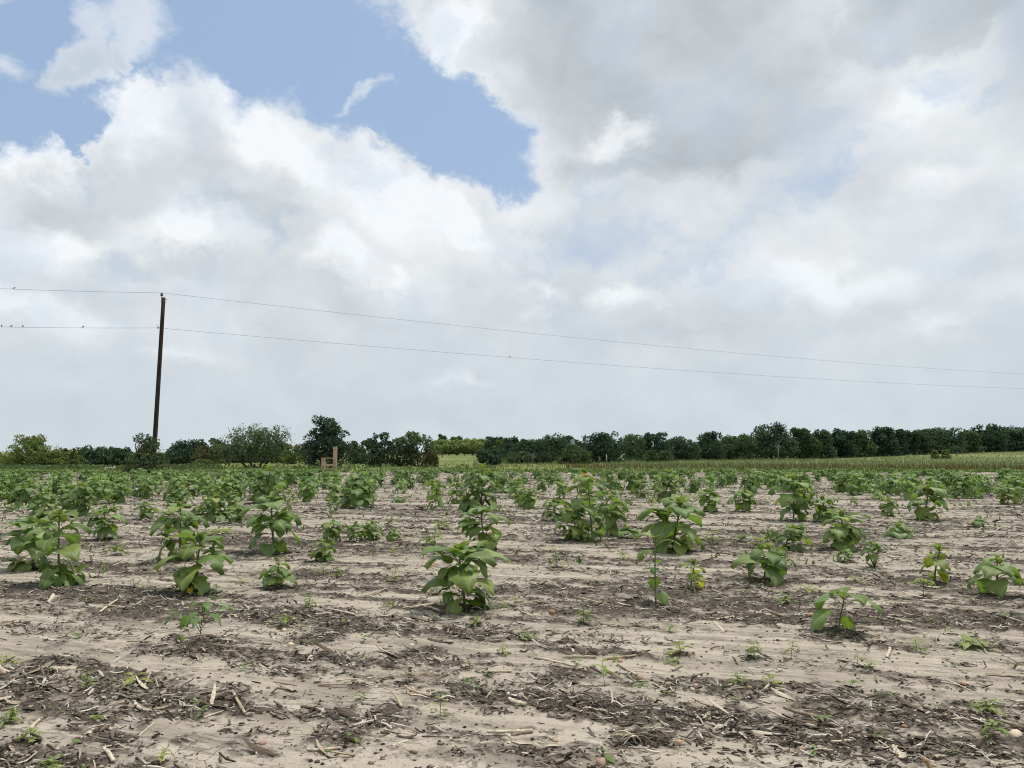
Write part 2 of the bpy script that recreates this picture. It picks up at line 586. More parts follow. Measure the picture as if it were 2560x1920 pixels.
M_PALEBARK = plain_material('pale_dead_wood', (0.20, 0.175, 0.145), (0.34, 0.30, 0.25), 5, (3, 3, .6), 0.95, 0.1, 0.4)
M_WHITE = plain_material('white_paint', (0.68, 0.68, 0.66), (0.8, 0.8, 0.78), 4, rough=0.5)
M_RED = plain_material('red_cloth', (0.30, 0.03, 0.02), (0.42, 0.05, 0.035), 8, rough=0.8)
M_BIRD = plain_material('dark_feathers', (0.012, 0.012, 0.016), (0.035, 0.033, 0.038), 40, rough=0.6)
M_PETAL = leaf_material('yellow_petal', (0.70, 0.38, 0.015), (0.85, 0.52, 0.03), 0.3, (1.1, 1.0, 0.4))

# ------------------------------------------------------------------ plant table, in photograph pixels
# base x, base y, top y, left reach, right reach, style, label
PLANTS = [
 (150, 1462, 1278, 55, 85, 'sun', 'tall broad-leaved sunflower with leaves down to the soil, at the left edge cluster front'),
 (84, 1424, 1300, 84, 55, 'sun', 'wide sunflower with heart-shaped leaves at the left picture edge, beside a taller one'),
 (264, 1350, 1268, 42, 44, 'sun', 'upright sunflower behind and right of the big left-edge cluster'),
 (246, 1443, 1396, 28, 14, 'fold', 'small sunflower with two folded drooping leaves right of the left-edge cluster'),
 (448, 1402, 1258, 76, 52, 'sun', 'tall slender sunflower directly behind the one with a yellow base leaf'),
 (488, 1482, 1347, 74, 84, 'sun', 'broad-leaved sunflower with one withered yellow leaf at its foot'),
 (498, 1616, 1506, 70, 86, 'branch', 'branching young plant on thin dark stems, nearest one left of centre'),
 (451, 1613, 1578, 14, 20, 'fold', 'single folded green leaf sprout beside the thin-stemmed branching plant'),
 (365, 1298, 1258, 32, 40, 'sun', 'short two-stemmed sunflower left of the bushy clump in mid-field'),
 (532, 1307, 1246, 42, 48, 'bush', 'low bushy sunflower clump behind the slender tall left one'),
 (585, 1303, 1262, 22, 26, 'sun', 'small sunflower just right of the low bushy clump'),
 (686, 1384, 1238, 72, 66, 'sun', 'tall sunflower with dense tiers of dark leaves left of centre'),
 (660, 1258, 1170, 72, 78, 'bush', 'large dark leafy sunflower bush behind the tiered tall one'),
 (892, 1270, 1184, 42, 44, 'bush', 'cone-shaped bushy sunflower with a thin leading tip'),
 (829, 1257, 1230, 20, 22, 'sun', 'small sunflower left of the cone-shaped bush'),
 (1090, 1273, 1202, 34, 28, 'sun', 'loose bright sunflower left of the big rounded bush'),
 (1204, 1278, 1170, 60, 52, 'bush', 'biggest rounded dark sunflower bush reaching the tree line'),
 (1213, 1377, 1272, 58, 72, 'sun', 'open sunflower right behind the central nearest sunflower'),
 (1164, 1523, 1371, 98, 106, 'sun', 'sturdy central sunflower with big drooping leaves, standing over dark shaded soil'),
 (831, 1354, 1304, 26, 34, 'sun', 'leftmost of three small sunflowers in a line left of centre'),
 (893, 1356, 1310, 26, 28, 'sun', 'middle one of three small sunflowers in a line left of centre'),
 (929, 1351, 1304, 22, 34, 'sun', 'rightmost of three small sunflowers in a line left of centre'),
 (987, 1353, 1327, 26, 28, 'low', 'low spreading sunflower right of the three small ones in line'),
 (811, 1405, 1350, 34, 34, 'sun', 'thin little sunflower with three pale top leaves'),
 (692, 1470, 1411, 62, 54, 'low', 'low flat-topped sunflower with pale leaves over a dark soil patch'),
 (1480, 1354, 1172, 58, 40, 'flower', 'tallest sparse sunflower with a yellow opening flower head'),
 (1436, 1351, 1266, 58, 44, 'sun', 'dark leafy sunflower at the left foot of the flowering one'),
 (1517, 1338, 1228, 30, 62, 'sun', 'leafy sunflower at the right foot of the flowering one'),
 (1390, 1304, 1250, 40, 36, 'sun', 'small pale sunflower behind and left of the flowering one'),
 (1322, 1272, 1222, 24, 28, 'sun', 'little upright sunflower between the rounded bush and the flowering one'),
 (1683, 1379, 1252, 92, 70, 'sun', 'broad full sunflower with big left-hand leaf, right of the flowering one'),
 (1640, 1510, 1334, 74, 36, 'odd', 'gangly bare-stemmed sunflower with a flat top and crumpled low leaf'),
 (1726, 1474, 1405, 34, 54, 'tatter', 'chewed dark-stemmed sunflower with a yellow leaf, right of the gangly one'),
 (1911, 1452, 1368, 90, 78, 'low', 'dark wide low sunflower with leaves spread over the soil right of centre'),
 (1665, 1254, 1184, 36, 38, 'bush', 'dark upright sunflower bush behind the broad full one'),
 (1775, 1280, 1226, 40, 36, 'sun', 'flat-topped sunflower in mid-field right of the dark upright bush'),
 (1856, 1280, 1226, 34, 44, 'sun', 'rounded sunflower in mid-field, next right of the flat-topped one'),
 (1984, 1303, 1190, 58, 36, 'sun', 'tall tiered sunflower with pale leaves at right of mid-field'),
 (2065, 1306, 1243, 54, 54, 'sun', 'medium sunflower touching the tall tiered one on its right'),
 (2105, 1373, 1286, 60, 96, 'sun', 'large sunflower with a long sloping right-hand leaf'),
 (1984, 1376, 1318, 46, 42, 'sun', 'small pale sunflower left of the large sloping-leaved one'),
 (1929, 1353, 1324, 26, 26, 'low', 'low small sunflower beside the small pale one, at its left'),
 (2111, 1405, 1370, 28, 34, 'low', 'low rosette sunflower at the foot of the large sloping-leaved one'),
 (2186, 1422, 1355, 28, 30, 'stubby', 'stubby sunflower on several dark thick stems'),
 (1949, 1390, 1368, 30, 30, 'low', 'flat little sunflower in front of the small pale one'),
 (2314, 1301, 1204, 46, 54, 'sun', 'tall open sunflower standing alone at right, dark soil at its foot'),
 (2412, 1246, 1184, 46, 44, 'bush', 'leafy clump behind and right of the tall open sunflower'),
 (2250, 1344, 1312, 44, 54, 'low', 'dark sprawling plant lying flat on pale soil at right'),
 (2337, 1460, 1368, 70, 86, 'tatter', 'ragged yellow-green sunflower with one long leaf on the ground'),
 (2309, 1492, 1438, 32, 34, 'seed', 'young bright sunflower seedling in front of the ragged yellow-green one'),
 (2499, 1494, 1398, 76, 84, 'low', 'dark glossy-leaved squat sunflower at the right edge'),
 (2449, 1318, 1295, 28, 28, 'low', 'small pale low sunflower above the squat dark one at right'),
 (2098, 1584, 1488, 74, 84, 'spread', 'nearest right sunflower with wide flat leaves on a dark stem'),
 (62, 1270, 1205, 60, 50, 'bush', 'dark sunflower bush at the far left edge of mid-field'),
 (112, 1303, 1234, 50, 48, 'bush', 'leafy sunflower clump directly behind the left-edge cluster'),
 (190, 1292, 1212, 48, 46, 'bush', 'thick sunflower bush to the right of the leafy left clump'),
 (225, 1262, 1200, 40, 44, 'bush', 'sunflower bush behind the thick one near the left edge'),
 (295, 1258, 1214, 38, 36, 'sun', 'medium sunflower in the left middle distance right of the bushes'),
 (350, 1242, 1198, 40, 44, 'bush', 'compact sunflower bush nearly in line with the utility pole'),
 (445, 1270, 1222, 38, 42, 'bush', 'sunflower bush behind the tall slender left one'),
 (470, 1240, 1196, 34, 36, 'sun', 'sunflower in the distance right of the utility pole foot'),
 (770, 1235, 1195, 36, 34, 'bush', 'leafy bush below the giant wooden chair'),
 (1255, 1232, 1178, 40, 34, 'bush', 'dark bush peeking out behind the biggest rounded bush'),
 (1600, 1245, 1200, 26, 26, 'sun', 'thin sunflower left of the dark upright bush'),
 (2520, 1262, 1214, 34, 40, 'sun', 'sunflower near the right edge in the middle distance'),
 (2140, 1236, 1190, 34, 34, 'sun', 'sunflower in the right middle distance below the dark wood'),
]
# base x, base y, top y, half width, style, label
WEEDS = [
 (288, 1388, 1364, 20, 'seed', 'tiny seedling right of the upright left sunflower'),
 (695, 1404, 1392, 12, 'seed', 'tiny sprout just above the low flat-topped sunflower'),
 (808, 1441, 1411, 16, 'fern', 'ragged green weed, left of a matching pair left of centre'),
 (842, 1442, 1416, 15, 'weed', 'dark bushy weed, right of a matching pair left of centre'),
 (1083, 1366, 1324, 26, 'weed', 'bushy green weed between the three small sunflowers and the central one'),
 (1106, 1323, 1298, 24, 'weed', 'dark tuft-like weed behind the bushy green weed'),
 (976, 1320, 1292, 10, 'seed', 'spindly seedling right of the three small sunflowers'),
 (770, 1520, 1486, 18, 'weed', 'lone narrow-leaved weed left of the central sunflower'),
 (701, 1571, 1538, 20, 'seed', 'left one of twin seedlings on dark crumbly soil'),
 (722, 1569, 1540, 18, 'seed', 'right one of twin seedlings on dark crumbly soil'),
 (1190, 1566, 1538, 22, 'weed', 'pale weed in front of the central sunflower'),
 (973, 1522, 1506, 16, 'seed', 'flat little weed left of the central sunflower'),
 (1256, 1638, 1610, 18, 'fern', 'feathery weed in front and right of the central sunflower'),
 (961, 1586, 1576, 9, 'seed', 'tiny yellow-green sprout on bare soil left of centre'),
 (987, 1457, 1416, 18, 'fern', 'scrawny weed with brown stems left of the central sunflower'),
 (987, 1390, 1372, 12, 'seed', 'small sprout behind the scrawny brown-stemmed weed'),
 (1393, 1419, 1370, 22, 'fern', 'weed with a flat bushy top on a dark stem, left of the gangly sunflower'),
 (1627, 1269, 1238, 18, 'weed', 'bushy weed left of the dark upright sunflower bush'),
 (1783, 1360, 1326, 30, 'weed', 'dark bushy weed right of the broad full sunflower'),
 (1853, 1356, 1334, 26, 'weed', 'low green weed, next right of the dark bushy weed'),
 (1902, 1369, 1342, 26, 'fern', 'feathery low weed behind the dark wide low sunflower'),
 (1555, 1396, 1378, 16, 'weed', 'rosette weed left of the broad full sunflower'),
 (1459, 1567, 1518, 24, 'weed', 'narrow-leaved weed in front of the dark broken stalk slab'),
 (1318, 1603, 1575, 20, 'weed', 'small leafy weed beside a grey stalk right of centre'),
 (1387, 1586, 1566, 10, 'fern', 'tiny feathery sprout right of the small leafy weed'),
 (1535, 1657, 1620, 14, 'tuft', 'tuft of bright green grass blades beside a pale stalk'),
 (1702, 1640, 1602, 32, 'fern', 'mossy feathery weed patch right of the grass tuft'),
 (1679, 1658, 1648, 16, 'fern', 'small yellow-green weed below the mossy feathery patch'),
 (1885, 1652, 1603, 26, 'weed', 'leafy weed over dark debris, right of the mossy patch'),
 (1511, 1716, 1658, 24, 'seed', 'two-leaf seedling on a tall dark stem in the foreground'),
 (1844, 1720, 1682, 24, 'weed', 'weed growing on a pile of dark stalks in the foreground'),
 (2026, 1499, 1465, 22, 'seed', 'leafy seedling behind the nearest right sunflower'),
 (1963, 1511, 1480, 22, 'weed', 'pale weed on a ridge of dark soil'),
 (1978, 1654, 1605, 14, 'seed', 'upright seedling on a straight dark stem, left one of two'),
 (2143, 1672, 1630, 14, 'seed', 'upright seedling on a straight dark stem, right one of two'),
 (2293, 1633, 1596, 18, 'fern', 'scraggly pale weed right of the nearest right sunflower'),
 (2435, 1624, 1600, 44, 'weed', 'sprawling flat weed patch near the right edge'),
 (2137, 1457, 1438, 14, 'fern', 'thin sprout in the bare strip at right'),
 (2237, 1526, 1508, 14, 'seed', 'tiny two-leaf sprout right of the wide flat-leaved sunflower'),
 (215, 1727, 1674, 22, 'weed', 'bright seedling on a dark stump in the left foreground'),
 (330, 1744, 1690, 28, 'seed', 'drooping-leaf seedling among stalks in the left foreground'),
 (23, 1811, 1773, 34, 'weed', 'leafy weed at the left edge of the foreground'),
 (72, 1855, 1820, 24, 'fern', 'feathery weed below the left-edge foreground weed'),
 (127, 1926, 1897, 32, 'weed', 'weed cut off by the bottom edge at left'),
 (402, 1909, 1882, 16, 'seed', 'thin sprout near the bottom edge left of centre'),
 (17, 1660, 1634, 24, 'fern', 'feathery weed at the left edge behind grey stubble'),
 (240, 1803, 1788, 20, 'fern', 'faint sprout behind a pale stalk pair at left'),
 (1100, 1792, 1730, 20, 'fern', 'yellow-green lacy weed alone in the central foreground'),
 (2484, 1854, 1808, 26, 'seed', 'wispy seedling in the right foreground'),
 (2470, 1788, 1752, 32, 'weed', 'spreading weed behind the wispy right foreground seedling'),
 (2177, 1678, 1654, 16, 'fern', 'pale sprout right of the two straight-stemmed seedlings'),
 (1926, 1714, 1688, 22, 'fern', 'grey-green feathery weed below the left straight-stemmed seedling'),
 (541, 1484, 1460, 16, 'weed', 'yellowish weed right of the sunflower with the withered leaf'),
 (330, 1486, 1440, 14, 'seed', 'pale sprout left of the sunflower with the withered leaf'),
 (367, 1470, 1446, 10, 'seed', 'small sprout next to the pale one, left of the withered-leaf sunflower'),
 (605, 1458, 1442, 14, 'fern', 'small weed left of the low flat-topped sunflower'),
 (545, 1338, 1324, 30, 'fern', 'flat yellow-green weed mat behind the tall slender sunflower'),
 (1290, 1520, 1494, 12, 'seed', 'bright sprout right of the central sunflower'),
 (1378, 1718, 1700, 16, 'tuft', 'thin wisp of grass on pale soil in the foreground'),
 (1305, 1716, 1704, 8, 'seed', 'tiny pale sprout on pale soil right of centre foreground'),
]
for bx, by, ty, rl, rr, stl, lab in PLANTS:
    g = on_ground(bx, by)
    SOIL_SHADE_SPOTS.append((g.x, g.y, px_size((rl + rr) * 0.42, g.y)))
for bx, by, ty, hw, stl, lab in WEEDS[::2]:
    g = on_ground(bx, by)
    SOIL_SHADE_SPOTS.append((g.x, g.y, px_size(hw * 1.1, g.y)))
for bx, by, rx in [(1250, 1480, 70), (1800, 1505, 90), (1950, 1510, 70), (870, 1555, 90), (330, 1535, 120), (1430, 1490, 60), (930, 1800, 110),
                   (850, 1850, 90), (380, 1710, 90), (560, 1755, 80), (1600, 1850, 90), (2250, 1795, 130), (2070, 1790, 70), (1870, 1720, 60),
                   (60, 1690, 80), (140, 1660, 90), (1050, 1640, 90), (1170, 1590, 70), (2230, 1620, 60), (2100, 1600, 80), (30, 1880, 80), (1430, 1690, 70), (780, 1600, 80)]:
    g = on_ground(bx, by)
    SOIL_SHADE_SPOTS.append((g.x, g.y, px_size(rx, g.y)))


# ------------------------------------------------------------------ ground sheet
def build_ground():
    r1 = np.linspace(0.5, 2.4, 10)[:-1]
    r2 = 2.4 * np.exp(np.arange(0, math.log(28 / 2.4), 0.0050))
    r3 = 28 * np.exp(np.arange(0.01, math.log(90 / 28), 0.022))
    r4 = 90 * np.exp(np.linspace(0.02, math.log(8000 / 90), 46))
    r = np.concatenate([r1, r2, r3, r4])
    fine = np.arange(-0.72, 0.7201, 0.0022)
    coarse = np.linspace(0.72, 2 * math.pi - 0.72, 72)[1:-1]
    a = np.concatenate([fine, coarse])
    A, R = np.meshgrid(a, r)
    jit = np.random.default_rng(3).normal(0, 0.0006, A.shape)
    A = A + jit * (np.abs(A) < 0.72)
    X, Y = R * np.sin(A), R * np.cos(A)
    x, y = X.ravel(), Y.ravel()
    dk = dark_soil_shade(x, y)
    z = ground_h(x, y, dk)
    nr, na = A.shape
    i, j = np.meshgrid(np.arange(nr - 1), np.arange(na), indexing='ij')
    j2 = (j + 1) % na
    f = np.stack([i * na + j, i * na + j2, (i + 1) * na + j2, (i + 1) * na + j], -1).reshape(-1, 4)[:, ::-1]
    v = np.stack([x, y, z], 1)
    # close the middle under the camera
    v = np.concatenate([v, [[0, 0, 0]]])
    dk = np.concatenate([dk, [0]])
    c = len(v) - 1
    k = np.arange(na)
    mid = np.stack([k, (k + 1) % na, np.full(na, c), np.full(na, c)], 1)
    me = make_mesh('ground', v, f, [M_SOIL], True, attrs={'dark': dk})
    o = new_obj('ground', me)
    tag(o, 'pale crusted field soil with dark crumbly streaks', kind='structure')
    return o


build_ground()

# ------------------------------------------------------------------ leaves
def leaf_arrays(rows=9, cols=3, pet=0.45, pa=25, p0=5, curl=70, fold=0.12, ripple=0.012, width=0.51, side=0.12, twist=0, heart=0.16, seed=0, pr=0.018, bites=0):
    """Leaf along +Y from the stem: stalk, then a drooping blade of length 1."""
    rg = np.random.default_rng(seed)
    V, F, U = [], [], []
    # stalk
    n = 4
    ang = np.radians(np.linspace(pa, p0 + 8, n))
    pts = [np.array([0, 0, 0.0])]
    for k in range(1, n):
        pts.append(pts[-1] + pet / (n - 1) * np.array([0, math.cos(ang[k - 1]), math.sin(ang[k - 1])]))
    if pet > 0.02:
        for k, p in enumerate(pts):
            r = pr * (1.15 - 0.25 * k / n)
            for q in range(3):
                th = 2 * math.pi * q / 3 + math.pi / 2
                V.append(p + r * np.array([math.cos(th), 0, math.sin(th)])); U.append((0.0, 0.0))
        for k in range(n - 1):
            for q in range(3):
                a, b = k * 3 + q, k * 3 + (q + 1) % 3
                F.append((a, b, b + 3, a + 3))
    base = pts[-1] if pet > 0.02 else np.zeros(3)
    # blade
    off = len(V)
    t = np.linspace(0, 1, rows)
    p = base.copy()
    prev = 0
    wig = rg.normal(0, 1, 6)
    for i, ti in enumerate(t):
        a = math.radians(p0 - curl * (ti ** 1.3))
        T = np.array([0, math.cos(a), math.sin(a)]); Nn = np.array([0, -math.sin(a), math.cos(a)])
        p = p + T * (ti - prev); prev = ti
        w = width * (1 - ti ** 1.7) ** 0.95 * (0.50 + 0.50 * math.sin(min(1, ti / 0.30) * math.pi / 2))
        if i < rows - 1: w *= (1.08 if i % 2 else .95) * rg.uniform(.94, 1.06)
        w = max(w, 0.006)
        tw = math.radians(twist) * ti
        for j in range(-cols, cols + 1):
            u = j / cols
            h = fold * abs(u) * w - side * (u * u) * (0.4 + ti) * 0.8
            h += ripple * math.cos(2 * math.pi * (ti * 6 - abs(u) * 2.1)) * abs(u)
            h += 0.025 * (wig[0] * math.sin(5 * ti + 2 * u + wig[1]) + wig[2] * 0.6 * math.sin(9 * ti - 3 * u + wig[3]))* (0.3 + abs(u))
            back = -heart * (u * u) * max(0.0, 1 - ti * 3.2)
            X = np.array([1, 0, 0]) * math.cos(tw) + Nn * math.sin(tw)
            V.append(p + X * u * w + Nn * h + T * back); U.append((u, ti))
    c = 2 * cols + 1
    for i in range(rows - 1):
        for j in range(2 * cols):
            a = off + i * c + j
            F.append((a, a + 1, a + c + 1, a + c))
    if bites:      # notches eaten out of the margin
        edge = [k for k, f in enumerate(F) if min(f) >= off and ((f[0] - off) % c in (0, 2 * cols - 1))]
        drop = set(rg.choice(edge, bites, replace=False))
        F = [f for k, f in enumerate(F) if k not in drop]
    return np.array(V), F, np.array(U)


LEAF_SPECS = [   # broad sunflower leaves in several attitudes
    dict(pa=30, p0=2, curl=55, fold=.20, side=.10, seed=1), dict(pa=38, p0=10, curl=70, fold=.12, side=.16, seed=2),
    dict(pa=18, p0=-12, curl=55, fold=.10, side=.12, twist=18, seed=3, bites=3), dict(pa=25, p0=-25, curl=45, fold=.16, side=.10, twist=-15, seed=4),
    dict(pa=10, p0=-45, curl=30, fold=.14, side=.14, seed=5, bites=3), dict(pa=48, p0=25, curl=75, fold=.22, side=.06, seed=6),
    dict(pa=30, p0=0, curl=80, fold=.05, side=.2, twist=25, width=.5, seed=7, bites=2), dict(pa=0, p0=-60, curl=25, fold=.3, side=.05, width=.42, seed=8),
]
YOUNG_SPECS = [  # small upright top leaves
    dict(pet=.12, pa=65, p0=55, curl=55, fold=.35, side=.02, width=.34, heart=.02, seed=11),
    dict(pet=.15, pa=55, p0=38, curl=70, fold=.25, side=.05, width=.36, heart=.03, seed=12),
    dict(pet=.10, pa=70, p0=70, curl=40, fold=.45, side=.0, width=.30, heart=.0, seed=13),
]
SEED_SPECS = [   # narrow seedling leaves
    dict(pet=.22, pa=35, p0=20, curl=60, fold=.2, side=.06, width=.26, heart=.0, seed=21, rows=6, cols=2),
    dict(pet=.20, pa=20, p0=0, curl=45, fold=.15, side=.1, width=.30, heart=.02, seed=22, rows=6, cols=2),
    dict(pet=.28, pa=45, p0=30, curl=75, fold=.1, side=.05, width=.22, heart=.0, seed=23, rows=6, cols=2),
]


def fern_arrays(seed):
    """Feathery leaf: a midrib with paired lobes."""
    rg = np.random.default_rng(seed)
    V, F = [], []
    p = np.zeros(3); prev = 0
    for k in range(8):
        ti = 0.15 + 0.85 * k / 7
        a = math.radians(45 - 70 * ti)
        T = np.array([0, math.cos(a), math.sin(a)])
        p0 = p.copy(); p = p + T * (ti - prev); prev = ti
        i = len(V)
        V += [p0 + [-.012, 0, 0], p0 + [.012, 0, 0], p + [.012, 0, 0], p + [-.012, 0, 0]]; F.append((i, i + 1, i + 2, i + 3))
        if k < 1: continue
        ln = 0.34 * math.sin(math.pi * min(1, 0.15 + 0.8 * ti)) * rg.uniform(.8, 1.2) + .05
        for s in (-1, 1):
            d = np.array([s * 0.8, 0.6 * math.cos(a), 0.6 * math.sin(a) - 0.15 + rg.uniform(-.2, .2)]); d /= np.linalg.norm(d)
            w = T * 0.075
            i = len(V)
            V += [p - w * .4, p + d * ln * .5 - w, p + d * ln, p + d * ln * .5 + w * 1.2]; F.append((i, i + 1, i + 2, i + 3))
    V = np.array(V)
    return V, F, np.zeros((len(V), 2))


def blade_arrays(seed):
    rg = np.random.default_rng(seed)
    V, F = [], []
    n = 5
    lean = rg.uniform(.1, .55)
    for i in range(n):
        t = i / (n - 1)
        w = .03 * (1 - t) + .003
        y = lean * t ** 1.8; z = t * (1 - .25 * lean * t)
        V += [(-w, y, z), (w, y, z)]
    for i in range(n - 1): F.append((2 * i, 2 * i + 1, 2 * i + 3, 2 * i + 2))
    return np.array(V), F, np.zeros((len(V), 2))


ARR = {'leaf': [leaf_arrays(**s) for s in LEAF_SPECS], 'young': [leaf_arrays(**s) for s in YOUNG_SPECS],
       'seed': [leaf_arrays(**s) for s in SEED_SPECS], 'fern': [fern_arrays(i) for i in range(3)], 'blade': [blade_arrays(i) for i in range(4)]}
ARR['lo'] = [leaf_arrays(rows=4, cols=1, **{k: v for k, v in s.items() if k != 'bites'}) for s in LEAF_SPECS]
LMESH = {k: [make_mesh('leaf', a[0], a[1], [M_LEAF if k in ('leaf', 'young') else M_WEED], True, a[2]) for a in v]
         for k, v in ARR.items() if k != 'lo'}


def shoot_arrays(seed):
    """Side shoot: a few small leaves on one short axis."""
    rg = random.Random(seed)
    V, F, U, n = [], [], [], 0
    for i in range(6):
        q = i / 5
        v, f, u = leaf_arrays(rows=5, cols=2, **{**rg.choice(LEAF_SPECS[:4] + YOUNG_SPECS), 'bites': 0})
        a = (i % 2 * 2 - 1) * rg.uniform(.4, 1.3) * (1 - q * .6)
        M = np.array(TRS((0, .12 + .45 * q, .10 + .42 * q), (rg.uniform(-.1, .35), rg.uniform(-.3, .3), a), rg.uniform(.5, .8) * (1.05 - .35 * q)))
        V.append(v @ M[:3, :3].T + M[:3, 3]); U.append(u); F += [tuple(k + n for k in g) for g in f]; n += len(v)
    c = np.array([[0, 0, 0], [0, .2, .16], [0, .57, .52]])
    w = .016 * np.array([[1, 0, 0], [-.5, .6, .6], [-.5, -.6, -.6]])
    V.append((c[:, None] + w[None]).reshape(-1, 3)); U.append(np.zeros((9, 2)))
    F += [(n + i * 3 + j, n + i * 3 + (j + 1) % 3, n + i * 3 + 3 + (j + 1) % 3, n + i * 3 + 3 + j) for i in range(2) for j in range(3)]
    return np.concatenate(V), F, np.concatenate(U)


ARR['shoot'] = [shoot_arrays(40 + i) for i in range(5)]
LMESH['shoot'] = [make_mesh('side_shoot', a[0], a[1], [M_LEAF], True, a[2]) for a in ARR['shoot']]


def stem_curve(k, t):
    """Centre line of stem shape k at height fraction t (unit height)."""
    ph = [0.3, 2.1, 4.0, 5.2][k]; am = [0.02, 0.05, 0.035, 0.07][k]
    return np.array([am * math.sin(2.4 * t + ph) - am * math.sin(ph), am * math.cos(2.9 * t + ph) - am * math.cos(ph), t])


STEM = []
for k in range(4):
    mb = MB()
    ts = np.linspace(-0.03, 1, 7)
    mb.tube([stem_curve(k, q) for q in ts], 0.021 * (1.15 - 0.55 * ts), 6)
    STEM.append(mb.mesh('stem', M_STEM))

mb = MB()      # closed bud with pointed bracts
mb.lathe([(0.0, -.5), (.35, -.35), (.5, 0), (.35, .35), (.08, .55)], 8)
for k in range(8):
    a = k * math.pi / 4
    c, s = math.cos(a), math.sin(a)
    mb.add(np.array([[.42 * c - .15 * s, .42 * s + .15 * c, -.1], [.42 * c + .15 * s, .42 * s - .15 * c, -.1], [.5 * c, .5 * s, .75]]), [(0, 1, 2)])
BUD = mb.mesh('bud', M_STEM)


